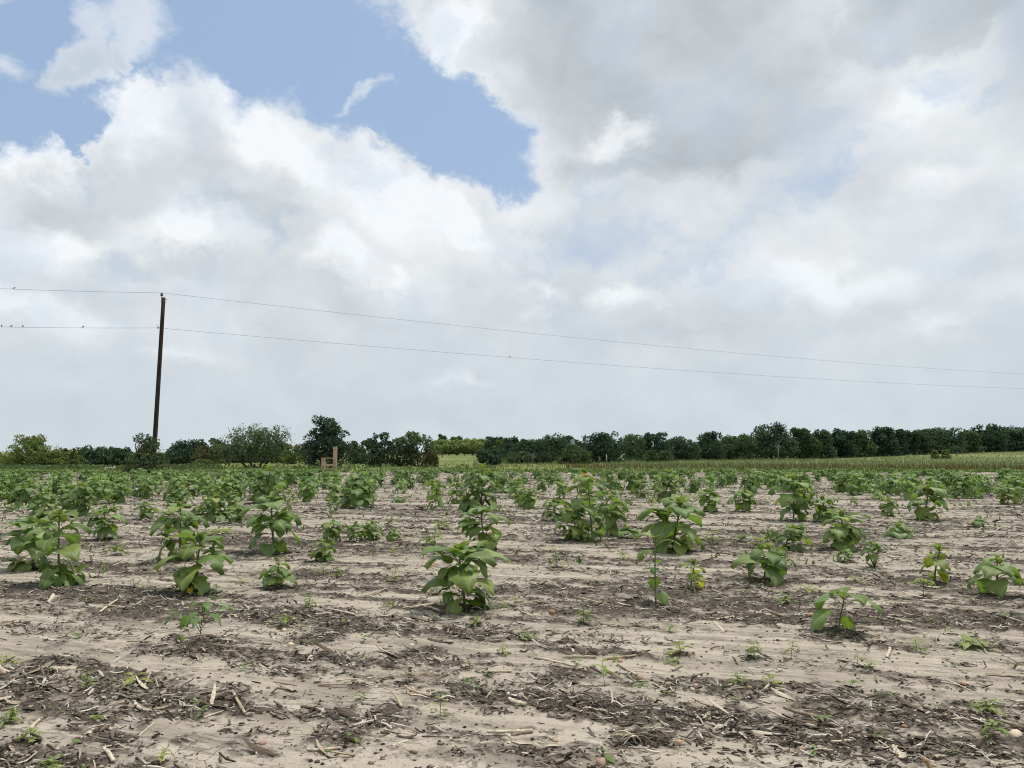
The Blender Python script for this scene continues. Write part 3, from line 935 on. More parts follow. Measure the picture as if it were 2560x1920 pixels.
def plan_plant(style, H, RL, RR, seed):
    """Pieces of one plant in its own frame: (kind, variant, matrix, tint)."""
    rg = random.Random(seed)
    P = []
    R = (RL + RR) / 2
    k = rg.randrange(4)

    def put(kind, var, t, az, sc, tilt=0.0, tint=(1, 1, 1), roll=0.0, hh=None, off=(0, 0)):
        c = stem_curve(k, t) * np.array([H, H, H])
        reach = RL if math.cos(az) < 0 else RR               # az 0 points right, pi left
        f = 0.70 + 0.30 * reach / R
        m = TRS((c[0] + off[0], c[1] + off[1], c[2]), (0, 0, az - math.pi / 2)) @ TRS((0, 0, 0), (tilt, roll, 0), sc * f)
        P.append((kind, var, m, tint))

    def tint(yellow=0.0, dark=0.0):
        j = rg.uniform(.86, 1.14)
        y = max(0.0, rg.gauss(yellow, .10))
        return ((1 + 1.1 * y) * j * (1 - dark), (1 + .35 * y) * j * (1 - dark), (1 - .45 * y) * j * (1 - dark))

    stems = [('stem', k, TRS((0, 0, 0), (0, 0, 0), (H * max(.55, min(1.25, R * 1.8 / max(H, .05))), ) * 2 + (H,)), (1, 1, 1))]
    ga = rg.uniform(0, 6.28)
    big = ['leaf'] * 1
    if style in ('sun', 'flower', 'odd', 'spread', 'stubby', 'tatter'):
        n = {'sun': rg.randint(14, 18), 'flower': 15, 'odd': 7, 'spread': 6, 'stubby': 9, 'tatter': 12}[style]
        Lm = R / (1.05 if style != 'spread' else 1.0)
        Lm = min(Lm, 0.66 * H if style != 'spread' else 1.0 * H)
        t0 = {'sun': .08, 'flower': .10, 'odd': .18, 'spread': .45, 'stubby': .5, 'tatter': .2}[style]
        for i in range(n):
            q = i / (n - 1)
            t = t0 + (0.97 - t0) * q ** 0.75
            ga += math.radians(137.5) + rg.uniform(-.3, .3) if i % 2 else math.pi * .93
            if style == 'flower': env = 0.55 + 0.45 * math.sin(math.pi * (0.25 + 0.6 * q))
            elif style == 'odd': env = [0.75, .7, .45, .4, .95, 1.0, .9][i]
            else: env = 0.50 + 0.50 * math.sin(math.pi * min(1, .12 + .80 * q ** 1.25)) ** .8
            if q > .86 and style != 'spread': env *= 0.8
            if q < 0.25: var, tl = rg.choice([3, 4, 7, 2]), rg.uniform(-.35, .0)
            elif q < 0.6: var, tl = rg.choice([0, 2, 3, 6, 1, 0]), rg.uniform(-.1, .2)
            else: var, tl = rg.choice([0, 1, 5, 6]), rg.uniform(.05, .35)
            tn = tint(.03 + .10 * q if q > .3 else .12)
            if style == 'tatter': tn = tint(.45); env *= rg.uniform(.45, .8)
            sc = Lm * env * rg.uniform(.85, 1.12)
            put('leaf', var, t, ga, sc, tl, tn, rg.uniform(-.25, .25))
        for i in range(5 if style != 'spread' else 3):
            put('young', rg.randrange(3), 0.98, ga + i * 2.4, Lm * rg.uniform(.32, .5), rg.uniform(-.1, .25), tint(.22))
        if style in ('sun', 'flower', 'stubby'):
            for i in range(5 if R > .15 else 4):
                put('shoot', rg.randrange(5), (.06 if style != 'stubby' else .5) + rg.uniform(.0, .82 if style != 'stubby' else .4), ga + i * 2.1 + rg.uniform(-.4, .4), Lm * rg.uniform(.6, .95), rg.uniform(-.6, -.05), tint(.08, .0))
        P.append(('bud', 0, TRS(stem_curve(k, 1.0) * H, (0, 0, 0), Lm * .09), (1.2, 1.3, 1)))
        if style == 'stubby':
            for a in (0.6, 2.2, 4.2):
                stems.append(('stem', (k + 1) % 4, TRS((0, 0, 0), (math.cos(a) * .28, math.sin(a) * .28, a), (H * 1.3, H * 1.3, H * .85)), (.45, .4, .4)))
    elif style == 'bush':
        n = rg.randint(26, 34)
        Lm = min(R / 1.25, .33 * H + .06)
        for a in range(3):
            aa = a * 2.1 + rg.uniform(0, 1)
            stems.append(('stem', (k + a) % 4, TRS((0, 0, H * .1 * a), (math.cos(aa) * .38, math.sin(aa) * .38, 0), (H * .7, H * .7, H * .62)), (1, 1, 1)))
        for i in range(n):
            q = (i + .5) / n
            t = 0.08 + 0.90 * q ** .9
            ga += math.radians(137.5)
            rad = (R - Lm * .75) * (1 - t) ** .7 * rg.uniform(.2, 1.0)
            var = rg.choice([3, 4, 2, 7, 0]) if q < .4 else rg.choice([0, 1, 2, 3, 6])
            put('leaf', var, t, ga, Lm * (1.05 - .35 * q) * rg.uniform(.75, 1.15), rg.uniform(-.2, .15), tint(.0, .10), rg.uniform(-.3, .3),
                off=(math.cos(ga) * rad, math.sin(ga) * rad))
        for i in range(9):
            aa = rg.uniform(0, 6.28); t = rg.uniform(.05, .8); rad = (R - Lm * .6) * (1 - t) ** .7 * rg.uniform(.0, .8)
            put('shoot', rg.randrange(5), t, aa, Lm * rg.uniform(.7, 1.0), rg.uniform(-.5, .1), tint(.0, .1), off=(math.cos(aa) * rad, math.sin(aa) * rad))
        for i in range(4):
            put('young', rg.randrange(3), 0.98, ga + i * 2.4, Lm * .55, 0, tint(.15))
    elif style == 'low':
        n = rg.randint(11, 14)
        Lm = R / 1.25
        for i in range(n):
            q = i / (n - 1)
            t = .35 + .6 * q
            ga += math.radians(137.5) + rg.uniform(-.25, .25)
            put('leaf', rg.choice([0, 1, 2, 3, 6]), t, ga, Lm * (1.0 - .45 * q) * rg.uniform(.85, 1.1), rg.uniform(-.25, .1) * (1 - q), tint(.02, .08), rg.uniform(-.3, .3))
        for i in range(4):
            put('young', rg.randrange(3), .95, ga + i * 1.7, Lm * .34, 0, tint(.4))
    elif style == 'branch':
        Lm = R * .68
        for i in range(11):
            q = i / 10
            t = .22 + .72 * q
            ga += math.radians(137.5)
            ln = R * (.80 - .45 * q) * rg.uniform(.7, 1)
            br = TRS(stem_curve(k, t) * H, (0, 0, ga - math.pi / 2)) @ TRS((0, 0, 0), (-math.radians(58 - 20 * q), 0, 0), (R * .55, R * .55, ln))
            stems.append(('stem', (k + i) % 4, br, (.55, .55, .5)))
            tip = br @ Vector(stem_curve((k + i) % 4, .97))
            P.append(('seed', rg.randrange(3), TRS(tip, (rg.uniform(-.4, .1), rg.uniform(-.2, .2), ga - math.pi / 2), Lm * (1 - .35 * q)), (.72, .88, .9)))
        stems[0] = ('stem', k, TRS((0, 0, 0), (0, 0, 0), (H * .5, H * .5, H)), (.35, .35, .3))
    elif style == 'fold':
        for i in range(3):
            put('leaf', [7, 4, 7][i], .9 - .15 * i, rg.choice([0, math.pi]) + rg.uniform(-.7, .7), max(R, H * .5) * .85, -.3, tint(.1), 0)
    elif style == 'seed':
        n = rg.randint(5, 7)
        for i in range(n):
            q = i / (n - 1)
            put('seed', rg.randrange(3), .55 + .43 * q, ga + i * 2.2, min(R * 1.15, H * 1.1) * (1.05 - .4 * q), rg.uniform(-.15, .2), tint(.22))
        stems[0] = ('stem', k, TRS((0, 0, 0), (0, 0, 0), (H * .65, H * .65, H)), (.6, .55, .45))
    elif style == 'weed':
        n = rg.randint(14, 20)
        for i in range(n):
            q = i / (n - 1)
            put('seed', rg.randrange(3), .12 + .85 * q, ga + i * 2.4, R * .75 * (1.15 - .6 * q) * rg.uniform(.7, 1.2), rg.uniform(-.2, .3), tint(.08, .05),
                rg.uniform(-.3, .3), off=(rg.gauss(0, R * .18), rg.gauss(0, R * .18)))
    elif style == 'fern':
        n = rg.randint(8, 12)
        for i in range(n):
            q = i / (n - 1)
            put('fern', rg.randrange(3), .1 + .85 * q, ga + i * 2.4, R * 1.05 * (1.1 - .5 * q) * rg.uniform(.7, 1.1), rg.uniform(-.2, .3), tint(.22))
    elif style == 'tuft':
        stems = []
        for i in range(13):
            a = rg.uniform(0, 6.28)
            P.append(('blade', rg.randrange(4), TRS((rg.gauss(0, R * .15), rg.gauss(0, R * .15), -.005), (0, 0, a), H * rg.uniform(.55, 1.05)), (1.15, 1.15, .8)))
    return stems + P


PART_NAME = {'stem': 'stem', 'shoot': 'side_shoot', 'bud': 'bud', 'leaf': 'leaf', 'young': 'leaf', 'seed': 'leaf', 'fern': 'leaf', 'blade': 'blade'}


def mesh_of(kind, var):
    return STEM[var] if kind == 'stem' else BUD if kind == 'bud' else LMESH[kind][var]


def plant_object(name, label, cat, group, loc, style, H, RL, RR, seed, extra=None):
    root = bpy.data.objects.new(name, None)
    root.empty_display_size = 0.05
    COL.objects.link(root)
    root.location = loc
    tag(root, label, cat, group)
    for kind, var, m, tn in plan_plant(style, H, RL, RR, seed):
        new_obj(PART_NAME[kind], mesh_of(kind, var), root, m, tn)
    return root


SUN_BASES = []
for i, (bx, by, ty, rl, rr, stl, lab) in enumerate(PLANTS):
    g = on_ground(bx, by)
    g.z = gz(g.x, g.y) - 0.004
    H = at_depth(bx, ty, g.y).z - g.z
    k = 1.0 if stl in ('bush', 'low') else 0.93
    root = plant_object('sunflower_plant', lab, 'sunflower', 'sunflower plants in the field', g, stl, H * k,
                        px_size(rl, g.y), px_size(rr, g.y), 100 + i)
    SUN_BASES.append((g.x, g.y, px_size(max(rl, rr), g.y)))
    if stl == 'flower':        # half-open yellow head turned left
        mb = MB()
        mb.lathe([(0.0, -.02), (.022, -.016), (.034, 0), (.03, .014), (0.004, .018)], 12)
        head = new_obj('flower_head', mb.mesh('flower_head', M_STEM), root, TRS((-.085, -.05, H * .90), (.25, -1.15, 0), .72), (.9, .95, .6))
        pv, pf = np.array([[-.009, .028, 0], [.009, .028, 0], [.012, .06, .016], [0, .085, .03], [-.012, .06, .016]]), [(0, 1, 2, 3, 4)]
        pm = make_mesh('petal', pv, pf, [M_PETAL], True)
        for q in range(11):
            new_obj('petal', pm, head, TRS((0, 0, .004), (0.5, 0, q * 2 * math.pi / 11)))
    if by == 1482:             # withered yellow leaf at the foot
        new_obj('leaf', LMESH['leaf'][7], root, TRS((-.01, -.03, .07), (-.3, 0, math.pi * .93), .10), (5.0, 2.3, .5))
    if by in (1474, 1460):
        new_obj('leaf', LMESH['leaf'][3], root, TRS((.03, -.03, .10), (-.2, 0, -1.0), .11), (3.2, 2.0, .7))
for i, (bx, by, ty, hw, stl, lab) in enumerate(WEEDS):
    g = on_ground(bx, by)
    g.z = gz(g.x, g.y) - 0.004
    H = max(0.02, at_depth(bx, ty, g.y).z - g.z)
    r = px_size(hw, g.y) * 1.25
    plant_object('weed_seedling' if stl != 'tuft' else 'grass_tuft', lab, 'weed' if stl != 'tuft' else 'grass', 'weeds on the field soil',
                 g, stl, H * 1.02, r, r, 500 + i)
    SUN_BASES.append((g.x, g.y, r * .6))


# ---- the plants of the middle and far field
def clear_of(x, y, k=0.8):
    return all((x - a) ** 2 + (y - b) ** 2 > ((r * k) ** 2 + .02) for a, b, r in SUN_BASES)


def join_plan(plan, lo=True):
    V, F, U, K, n = [], [], [], [], 0
    for kind, var, m, tn in plan:
        if kind == 'bud': continue
        if kind == 'stem':
            ts = np.array([0, .5, 1.0]); c = np.array([stem_curve(var, q) for q in ts])
            w = .02 * np.array([[1, 0, 0], [-.5, .8, 0], [-.5, -.8, 0]])
            v = (c[:, None, :] + w[None]).reshape(-1, 3); f = [(i * 3 + j, i * 3 + (j + 1) % 3, i * 3 + 3 + (j + 1) % 3, i * 3 + 3 + j) for i in range(2) for j in range(3)]
            u = np.zeros((9, 2))
        else:
            v, f, u = (ARR['lo'][var] if kind == 'leaf' and lo else ARR[kind][var])
        M = np.array(m)
        V.append(v @ M[:3, :3].T + M[:3, 3]); U.append(u)
        F += [tuple(int(i) + n for i in q) for q in f]; K += [0 if kind == 'stem' else 1] * len(f)
        n += len(v)
    return np.concatenate(V), F, np.concatenate(U), K


FAR_VAR = []
for i, (stl, H, R) in enumerate([('sun', .46, .24), ('sun', .36, .26), ('bush', .46, .30), ('low', .22, .26), ('sun', .52, .24), ('bush', .36, .30), ('low', .18, .24), ('sun', .30, .2)]):
    v, f, u, kk = join_plan(plan_plant(stl, H, R, R, 900 + i))
    FAR_VAR.append(make_mesh('sunflower_plant', v, f, [M_STEM, M_LEAF], True, u, midx=kk))



def tall(y):
    """Plants get shorter towards the poor soil of the far end."""
    return min(1.15, max(.28, (1.3 - .0222 * y) / .42))


cand = []
rg = random.Random(77)
while len(cand) < 1300:
    y = math.sqrt(rg.uniform(11.5 ** 2, FIELD_END ** 2))
    x = rg.uniform(-.92, .92) * y
    s, t = st(x, y)
    dn = 0.10 + 0.75 * float(sstep(15, 27, y)) + 0.35 * float(sstep(.0, -.5, x / y)) * float(sstep(13, 18, y))
    dn *= float(np.clip(.22 + 2.4 * (fbm(np.array([s * .16]), np.array([t * .34]), 2, off=88)[0] - .26), .05, 1.2)) * (1.0 if x / y < -.2 else .8)
    if rg.random() > dn: continue
    if y < 30 and not clear_of(x, y, 1.0): continue
    cand.append((x, y))
cand.sort(key=lambda c: c[1] + (100 if abs(c[0] / c[1]) > .69 else 0))
import re
USED = {}


def near_label(x, y, stl):
    j = min(range(len(PLANTS)), key=lambda q: (SUN_BASES[q][0] - x) ** 2 + (SUN_BASES[q][1] - y) ** 2)
    hero = re.split(r' with | in | at | left | right of | right behind | right middle | right foot| behind | beside | standing|, | on | directly | just | between | over | lying | below | near | touching | nearly| reaching | peeking | scattered', PLANTS[j][6])[0]
    side = 'left of' if x / y < SUN_BASES[j][0] / SUN_BASES[j][1] - .012 else 'right of' if x / y > SUN_BASES[j][0] / SUN_BASES[j][1] + .012 else 'in line with'
    dep = 'farther off and ' if y > SUN_BASES[j][1] + .4 else 'nearer and ' if y < SUN_BASES[j][1] - .4 else 'just '
    kind = {'sun': 'small upright sunflower', 'low': 'low leafy sunflower', 'weed': 'small weedy plant', 'seed': 'sunflower seedling'}[stl]
    lab = '%s %s%s the %s' % (kind, dep, side, hero)
    USED[lab] = USED.get(lab, 0) + 1
    if USED[lab] > 1: lab = lab.replace(kind, ['', '', 'second ', 'third ', 'fourth ', 'fifth ', 'sixth ', 'seventh '][min(7, USED[lab])] + kind)
    return lab

n_parts = 42
n_single = 300 - len(PLANTS) - n_parts
rg = random.Random(78)
for i, (x, y) in enumerate(cand[:n_parts + n_single]):
    z = gz(x, y) - .005
    zone = 'left' if x / y < -.25 else 'right' if x / y > .25 else 'middle'
    if i < n_parts:
        stl = rg.choice(['sun', 'sun', 'low', 'weed', 'sun', 'seed', 'low'])
        H = {'sun': rg.uniform(.25, .6), 'low': rg.uniform(.12, .25), 'weed': rg.uniform(.1, .2), 'seed': rg.uniform(.12, .25)}[stl]
        R = {'sun': rg.uniform(.14, .26), 'low': rg.uniform(.14, .26), 'weed': .13, 'seed': .09}[stl]
        lab = near_label(x, y, stl)
        plant_object('sunflower_plant', lab, 'sunflower', 'smaller sunflowers across the %s middle field' % zone, (x, y, z), stl, H, R, R, 2000 + i)
    else:
        sc = rg.uniform(.8, 1.2)
        o = new_obj('sunflower_plant', rg.choice(FAR_VAR), None, TRS((x, y, z), (0, 0, rg.uniform(0, 6.28)), (sc, sc, sc * tall(y))), (rg.uniform(.85, 1.2),) * 3)
        u = x / y * F_PX + 1280
        mark = next(m for lim, m in ((110, 'feathery olive tree'), (330, 'left pair of dark oaks'), (440, 'utility pole'), (570, 'dark domed oak'), (740, 'airy many-stemmed tree'), (890, 'wooden chair'),
                                     (1080, 'shaggy grey-green trees'), (1250, 'grass slope'), (1480, 'dense dark oaks'), (1740, 'peaked oak and broad oak'), (1980, 'tallest dark oak'), (2250, 'sky notch in the right wood'), (9999, 'right end of the wood')) if u < lim)
        tag(o, 'distant sunflower in the green rows below the ' + mark, 'sunflower', 'distant sunflowers below the ' + mark)
# the rest, too far off to pick apart
V, F, U, n = [], [], [], 0
for (x, y) in cand[n_parts + n_single:]:
    me = FAR_VAR[rg.choice([0, 1, 3, 4, 6, 7, 2])]
    v, f, u, kk = join_plan(plan_plant(rg.choice(['sun', 'sun', 'low']), rg.uniform(.16, .40), .25, .25, rg.randrange(40)))
    a, sc = rg.uniform(0, 6.28), rg.uniform(.8, 1.2)
    v = v * sc * np.array([1, 1, tall(y)])
    v = np.stack([v[:, 0] * math.cos(a) - v[:, 1] * math.sin(a) + x, v[:, 0] * math.sin(a) + v[:, 1] * math.cos(a) + y, v[:, 2] + gz(x, y)], 1)
    V.append(v); U.append(u); F += [tuple(i + n for i in q) for q in f]; n += len(v)
o = new_obj('distant_sunflowers', make_mesh('distant_sunflowers', np.concatenate(V), F, [M_LEAF], True, np.concatenate(U)))
tag(o, 'mass of far sunflowers along the end of the field', 'sunflowers', kind='stuff')

# ------------------------------------------------------------------ trees
M_TREE = {
    'dark': attr_material('dark_oak_leaves', (0.032, 0.060, 0.044), (0.110, 0.158, 0.098), 0.25),
    'mid': attr_material('green_leaves', (0.055, 0.085, 0.046), (0.140, 0.185, 0.095), 0.28),
    'olive': attr_material('olive_leaves', (0.090, 0.115, 0.040), (0.215, 0.245, 0.095), 0.3),
    'light': attr_material('light_leaves', (0.140, 0.180, 0.066), (0.290, 0.340, 0.140), 0.34),
    'pale': attr_material('pale_slope_leaves', (0.17, 0.215, 0.095), (0.36, 0.42, 0.20), 0.4),
    'dry': attr_material('drying_leaves', (0.075, 0.075, 0.035), (0.150, 0.150, 0.075), 0.2),
}


def leaf_quads(C, size, rg, flat=0.0):
    """One small bent leaf-clump face per centre."""
    n = len(C)
    a = rg.normal(size=(n, 3)); a[:, 2] *= (1 - flat); a /= np.linalg.norm(a, axis=1)[:, None]
    b = rg.normal(size=(n, 3)); b -= (b * a).sum(1)[:, None] * a; b /= np.linalg.norm(b, axis=1)[:, None]
    s = size * rg.uniform(.6, 1.35, n)[:, None]
    V = np.stack([C - a * s, C + b * s * .55, C + a * s, C - b * s * .55], 1).reshape(-1, 3)
    F = np.arange(n * 4).reshape(-1, 4)
    return V, F


PROF = {  # crown radius against height fraction
    'dome': ([0, .10, .3, .55, .8, .93, 1.0], [.60, .90, 1.0, .98, .84, .60, .3]),
    'skirt': ([0, .06, .3, .6, .85, .95, 1.0], [.9, 1.0, 1.0, .95, .78, .55, .25]),
    'umbrella': ([0, .26, .30, .42, .6, .8, .94, 1.0], [0.0, 0.0, .4, .85, 1.0, .85, .55, .2]),
    'spire': ([0, .10, .25, .45, .65, .8, .92, 1.0], [.4, .9, 1.0, .92, .68, .42, .30, .08]),
    'round': ([0, .22, .4, .65, .9, 1.0], [.1, .8, 1.0, .9, .5, .1]),
}


def tree(px, base, top, hw, Y, shape, leaf, label, seed, n_leaf=2600, ls=None, lobes=16, stems=1, dens_bot=1.0, bark=None,
         name='oak_tree', cat='tree', group='trees along the field edge', gap=0.0, stem_dx=None, skew=0.0, extra=()):
    rg = np.random.default_rng(seed)
    n_leaf = int(n_leaf * 2.0)
    x0 = at_depth(px, base, Y).x
    z0 = gz(x0, Y) - .05
    H = at_depth(px, top, Y).z - z0
    W = px_size(hw, Y) * (1.16 if 60 < Y < 120 else 1.08)
    root = bpy.data.objects.new(name, None); COL.objects.link(root)
    root.location = (x0, Y, z0)
    tag(root, label, cat, group)
    hp, rp = PROF[shape]
    cen = []
    tries = 0
    while len(cen) < lobes and tries < 4000:
        tries += 1
        h = rg.uniform(.06, .93)
        r = np.interp(h, hp, rp) * W
        if r < .15 * W and h < .5: continue
        a = rg.uniform(0, 2 * math.pi); q = math.sqrt(rg.uniform(.05, 1)) * .80
        lr = W * rg.uniform(.20, .42) * (1.1 - .35 * h)
        c = np.array([math.cos(a) * r * q + skew * h * W, math.sin(a) * r * q * .8, h * H])
        if c[2] + lr * .8 > H: c[2] = H * rg.uniform(.78, .95) - lr * .8
        if all(np.linalg.norm((c - d) / max(lr, .01)) > .42 for d, _ in cen): cen.append((c, lr))
    cen.append((np.array([rg.uniform(-.35, .35) * W, 0, H - W * .2]), W * .22))
    if not extra: extra = [(rg.uniform(-.65, .65), rg.uniform(.86, 1.03), rg.uniform(.16, .34)) for _ in range(int(rg.integers(1, 4)))]
    for dx, hh, rr in extra: cen.append((np.array([dx * W, rg.uniform(-.2, .2) * W, hh * H - rr * W * .6]), rr * W))
    # limbs
    mb = MB()
    starts = []
    sdx = stem_dx or [0.0] if stems == 1 else (stem_dx or list(np.linspace(-.16, .16, stems)))
    tr = max(.05, H * .030) / stems ** .35
    for k in range(stems):
        lean = sdx[k] * W * 2.2
        top_pt = np.array([lean, rg.uniform(-.1, .1) * W, H * rg.uniform(.30, .42)])
        b = np.array([sdx[k] * W * .55, 0, -.1])
        mid = (b + top_pt) / 2 + rg.normal(0, .04 * H, 3) * [1, 1, .2]
        mb.tube([b, mid, top_pt], [tr * 1.35, tr, tr * .75], 6)
        starts.append(top_pt)
    for c, lr in cen:
        s = min(starts, key=lambda q: np.linalg.norm(q - c))
        if c[2] < s[2] * .75: s = s * np.array([.7, .7, .55])
        m1 = s + (c - s) * .5 + np.array([0, 0, .10 * np.linalg.norm(c - s)]) + rg.normal(0, .05 * W, 3)
        mb.tube([s, m1, c], [tr * .55, tr * .34, tr * .12], 5)
        for q in range(3):
            e = c + rg.normal(0, lr * .5, 3)
            mb.tube([m1 + (c - m1) * rg.uniform(.2, .9), e], [tr * .2, tr * .05], 4)
    new_obj('trunk', mb.mesh('trunk', bark or M_BARK), root)
    # crown
    tree_tone = rg.normal(.03, .10)
    wts = np.array([lr ** 2 for _, lr in cen]); wts /= wts.sum()
    pts, tone = [], []
    for (c, lr), w in zip(cen, wts):
        k = max(12, int(n_leaf * .62 * w))
        d = rg.normal(size=(k, 3)); d /= np.linalg.norm(d, axis=1)[:, None]
        rad = lr * (rg.uniform(.25, 1.0, k) ** .5) * rg.uniform(.85, 1.12, k)
        p = c + d * rad[:, None] * np.array([1.0, 1.0, .78])
        # clumps of leaves with gaps between them
        if gap:
            cl = vnoise(p[:, 0] * 3.2 / W * 2 + seed, (p[:, 2] + .6 * p[:, 1]) * 3.2 / W * 2)
            p = p[cl > gap]
        tn = np.clip(rg.normal(.40, .22, len(p)) + rg.normal(0, .2) + tree_tone, 0, 1)
        pts.append(p); tone.append(tn)
    # leaves between the lobes, out to an uneven envelope
    k = int(n_leaf * (.75 if not gap else .45))
    h = rg.uniform(.03, 1.0, k) ** .85
    a = rg.uniform(0, 2 * math.pi, k)
    env = np.interp(h, hp, rp) * W * (.30 + 1.25 * fbm(a * .9 + seed, h * 3.0, 3, off=seed))
    q = rg.uniform(.15, 1.0, k) ** .42
    p = np.stack([np.cos(a) * env * q + skew * h * W, np.sin(a) * env * q * .8, h * H * (.58 + .38 * vnoise(a * 1.3 + seed, h * 1.2 + 3 * seed))], 1)
    cl = vnoise(p[:, 0] * 5 / W + seed, (p[:, 2] + .5 * p[:, 1]) * 5 / W)
    p = p[cl > (gap + .08 if gap else .16)]
    pts.append(p); tone.append(np.clip(rg.normal(.36, .22, len(p)) + tree_tone, 0, 1))
    pts = np.concatenate(pts); tone = np.concatenate(tone)
    ok = pts[:, 2] > .02 * H
    pts, tone = pts[ok], tone[ok]
    if ls is None: ls = .0024 * Y * .62
    V, F = leaf_quads(pts, ls, rg)
    new_obj('crown', make_mesh('crown', V, F, [M_TREE[leaf]], False, attrs={'tone': np.repeat(tone, 4)}), root)
    return root


def bare_twigs(px, base, top, hw, Y, label, seed, name='dead_sapling', n=9, mat=None):
    rg = np.random.default_rng(seed)
    x0 = at_depth(px, base, Y).x; z0 = gz(x0, Y) - .05
    H = at_depth(px, top, Y).z - z0; W = px_size(hw, Y)
    root = bpy.data.objects.new(name, None); COL.objects.link(root); root.location = (x0, Y, z0)
    tag(root, label, 'dead tree')
    mb = MB(); r = H * .016
    mb.tube([(0, 0, -.1), (.05 * W, 0, H * .4), (.1 * W, 0, H * .75)], [r * 1.4, r, r * .5], 5)
    new_obj('trunk', mb.mesh('trunk', mat or M_PALEBARK), root)
    for k in range(n):
        mb = MB()
        h = rg.uniform(.25, .75) * H; e = np.array([rg.uniform(-1, 1) * W, rg.uniform(-.5, .5) * W, min(H, h + rg.uniform(.15, .45) * H)])
        s = np.array([.05 * W, 0, h]); m = (s + e) / 2 + rg.normal(0, .06 * W, 3)
        mb.tube([s, m, e], [r * .7, r * .45, r * .15], 4)
        mb.tube([m, m + (e - m) * .6 + rg.normal(0, .2 * W, 3)], [r * .4, r * .12], 4)
        new_obj('branch', mb.mesh('branch', mat or M_PALEBARK), root)


T = tree
# left end
T(75, 1172, 1085, 58, 66, 'spire', 'light', 'light olive feathery tree, tallest at the far left', 1, 3600, lobes=20, gap=.30, name='willow_tree')
T(8, 1172, 1136, 42, 68, 'skirt', 'olive', 'low olive thicket at the left picture edge', 2, 1500, lobes=9, name='shrub', cat='shrub')
T(118, 1173, 1126, 34, 65, 'skirt', 'olive', 'olive shrub at the right foot of the feathery tree', 3, 1300, lobes=9, name='shrub', cat='shrub')
T(168, 1172, 1119, 34, 68, 'dome', 'olive', 'loose pale shrub left of the dark oaks with bare twigs above', 4, 1500, lobes=10, gap=.33, name='shrub', cat='shrub')
T(181, 1174, 1147, 21, 61, 'skirt', 'olive', 'small round yellow-green bush before the left dark oaks', 5, 900, lobes=7, name='bush', cat='shrub')
bare_twigs(141, 1172, 1104, 12, 69, 'bare twigs sticking up between the feathery tree and the pale shrub', 6)
T(232, 1172, 1115, 46, 72, 'dome', 'dark', 'dark round oak, left one of the pair left of the utility pole', 7, 2600, lobes=18, name='oak_tree')
T(288, 1172, 1118, 42, 74, 'dome', 'dark', 'dark round oak, right one of the pair left of the utility pole', 8, 2400, lobes=16, name='oak_tree')
T(352, 1172, 1138, 30, 76, 'skirt', 'mid', 'green tree mostly hidden behind the pole sapling', 9, 1200, lobes=9, name='shrub', cat='shrub')
T(408, 1170, 1133, 34, 80, 'dome', 'mid', 'grey-green bushy tree just right of the utility pole', 10, 1400, lobes=10, name='shrub', cat='shrub')
T(478, 1168, 1096, 56, 78, 'dome', 'dark', 'dark domed oak right of the utility pole', 11, 3200, lobes=20, name='oak_tree')
T(545, 1166, 1097, 30, 88, 'dome', 'dark', 'dark oak top showing behind the half-dead bush', 12, 1300, lobes=9, name='oak_tree')
T(520, 1170, 1112, 40, 66, 'umbrella', 'dry', 'half-dead bush with pale bare limbs between oak and airy tree', 13, 1300, lobes=10, gap=.38, bark=M_PALEBARK, name='bush', cat='shrub', stems=2)
T(508, 1171, 1146, 26, 64, 'skirt', 'olive', 'low yellowish bush under the half-dead bush', 14, 800, lobes=6, name='bush', cat='shrub')
T(636, 1172, 1052, 92, 62, 'umbrella', 'mid', 'airy many-stemmed tree with open crown and dark limbs', 15, 4300, lobes=30, gap=.36, stems=4,
  stem_dx=[-.20, -.06, .16, .30], name='mesquite_tree', ls=.085)
T(600, 1165, 1108, 44, 92, 'dome', 'mid', 'green tree behind the airy tree, left of its trunks', 16, 1500, lobes=11, name='oak_tree')
T(690, 1165, 1104, 40, 90, 'dome', 'mid', 'green tree behind the airy tree, right of its trunks', 17, 1500, lobes=11, name='oak_tree')
T(732, 1168, 1110, 34, 84, 'dome', 'olive', 'olive tree between the airy tree and the chair oak', 18, 1300, lobes=10, name='mesquite_tree', gap=.3)
T(655, 1164, 1128, 60, 98, 'skirt', 'dark', 'dark low thicket under the green trees behind the airy tree', 19, 1400, lobes=10, name='shrub', cat='shrub')
# behind the chair
T(815, 1173, 1039, 66, 64, 'spire', 'dark', 'tall dark spreading tree directly behind the giant wooden chair', 20, 5600, lobes=26, gap=.22, stems=2, name='oak_tree', ls=.10,
  extra=[(-.28, 1.0, .22), (-.12, .9, .28), (.22, .88, .22), (.55, .72, .2), (.78, .5, .25), (-.75, .45, .28), (-.5, .65, .25)])
T(892, 1168, 1101, 26, 86, 'dome', 'mid', 'green tree right behind the chair tree', 21, 1200, lobes=9, name='oak_tree')
T(946, 1171, 1083, 38, 68, 'dome', 'dark', 'dark multi-limbed tree with leaning trunk right of the chair tree', 22, 2400, lobes=16, gap=.28, stems=2, name='mesquite_tree')
T(1004, 1171, 1092, 32, 70, 'dome', 'mid', 'shaggy grey-green tree, left one of the middle pair', 23, 1900, lobes=13, gap=.28, stems=2, name='mesquite_tree')
T(1046, 1171, 1078, 44, 70, 'dome', 'mid', 'shaggy grey-green tree with pale fork trunk, right one of the middle pair', 24, 2600, lobes=17, gap=.27, stems=3, name='mesquite_tree')
T(1078, 1171, 1124, 18, 67, 'skirt', 'dry', 'brownish bush at the left end of the grass slope', 25, 700, lobes=6, name='bush', cat='shrub')
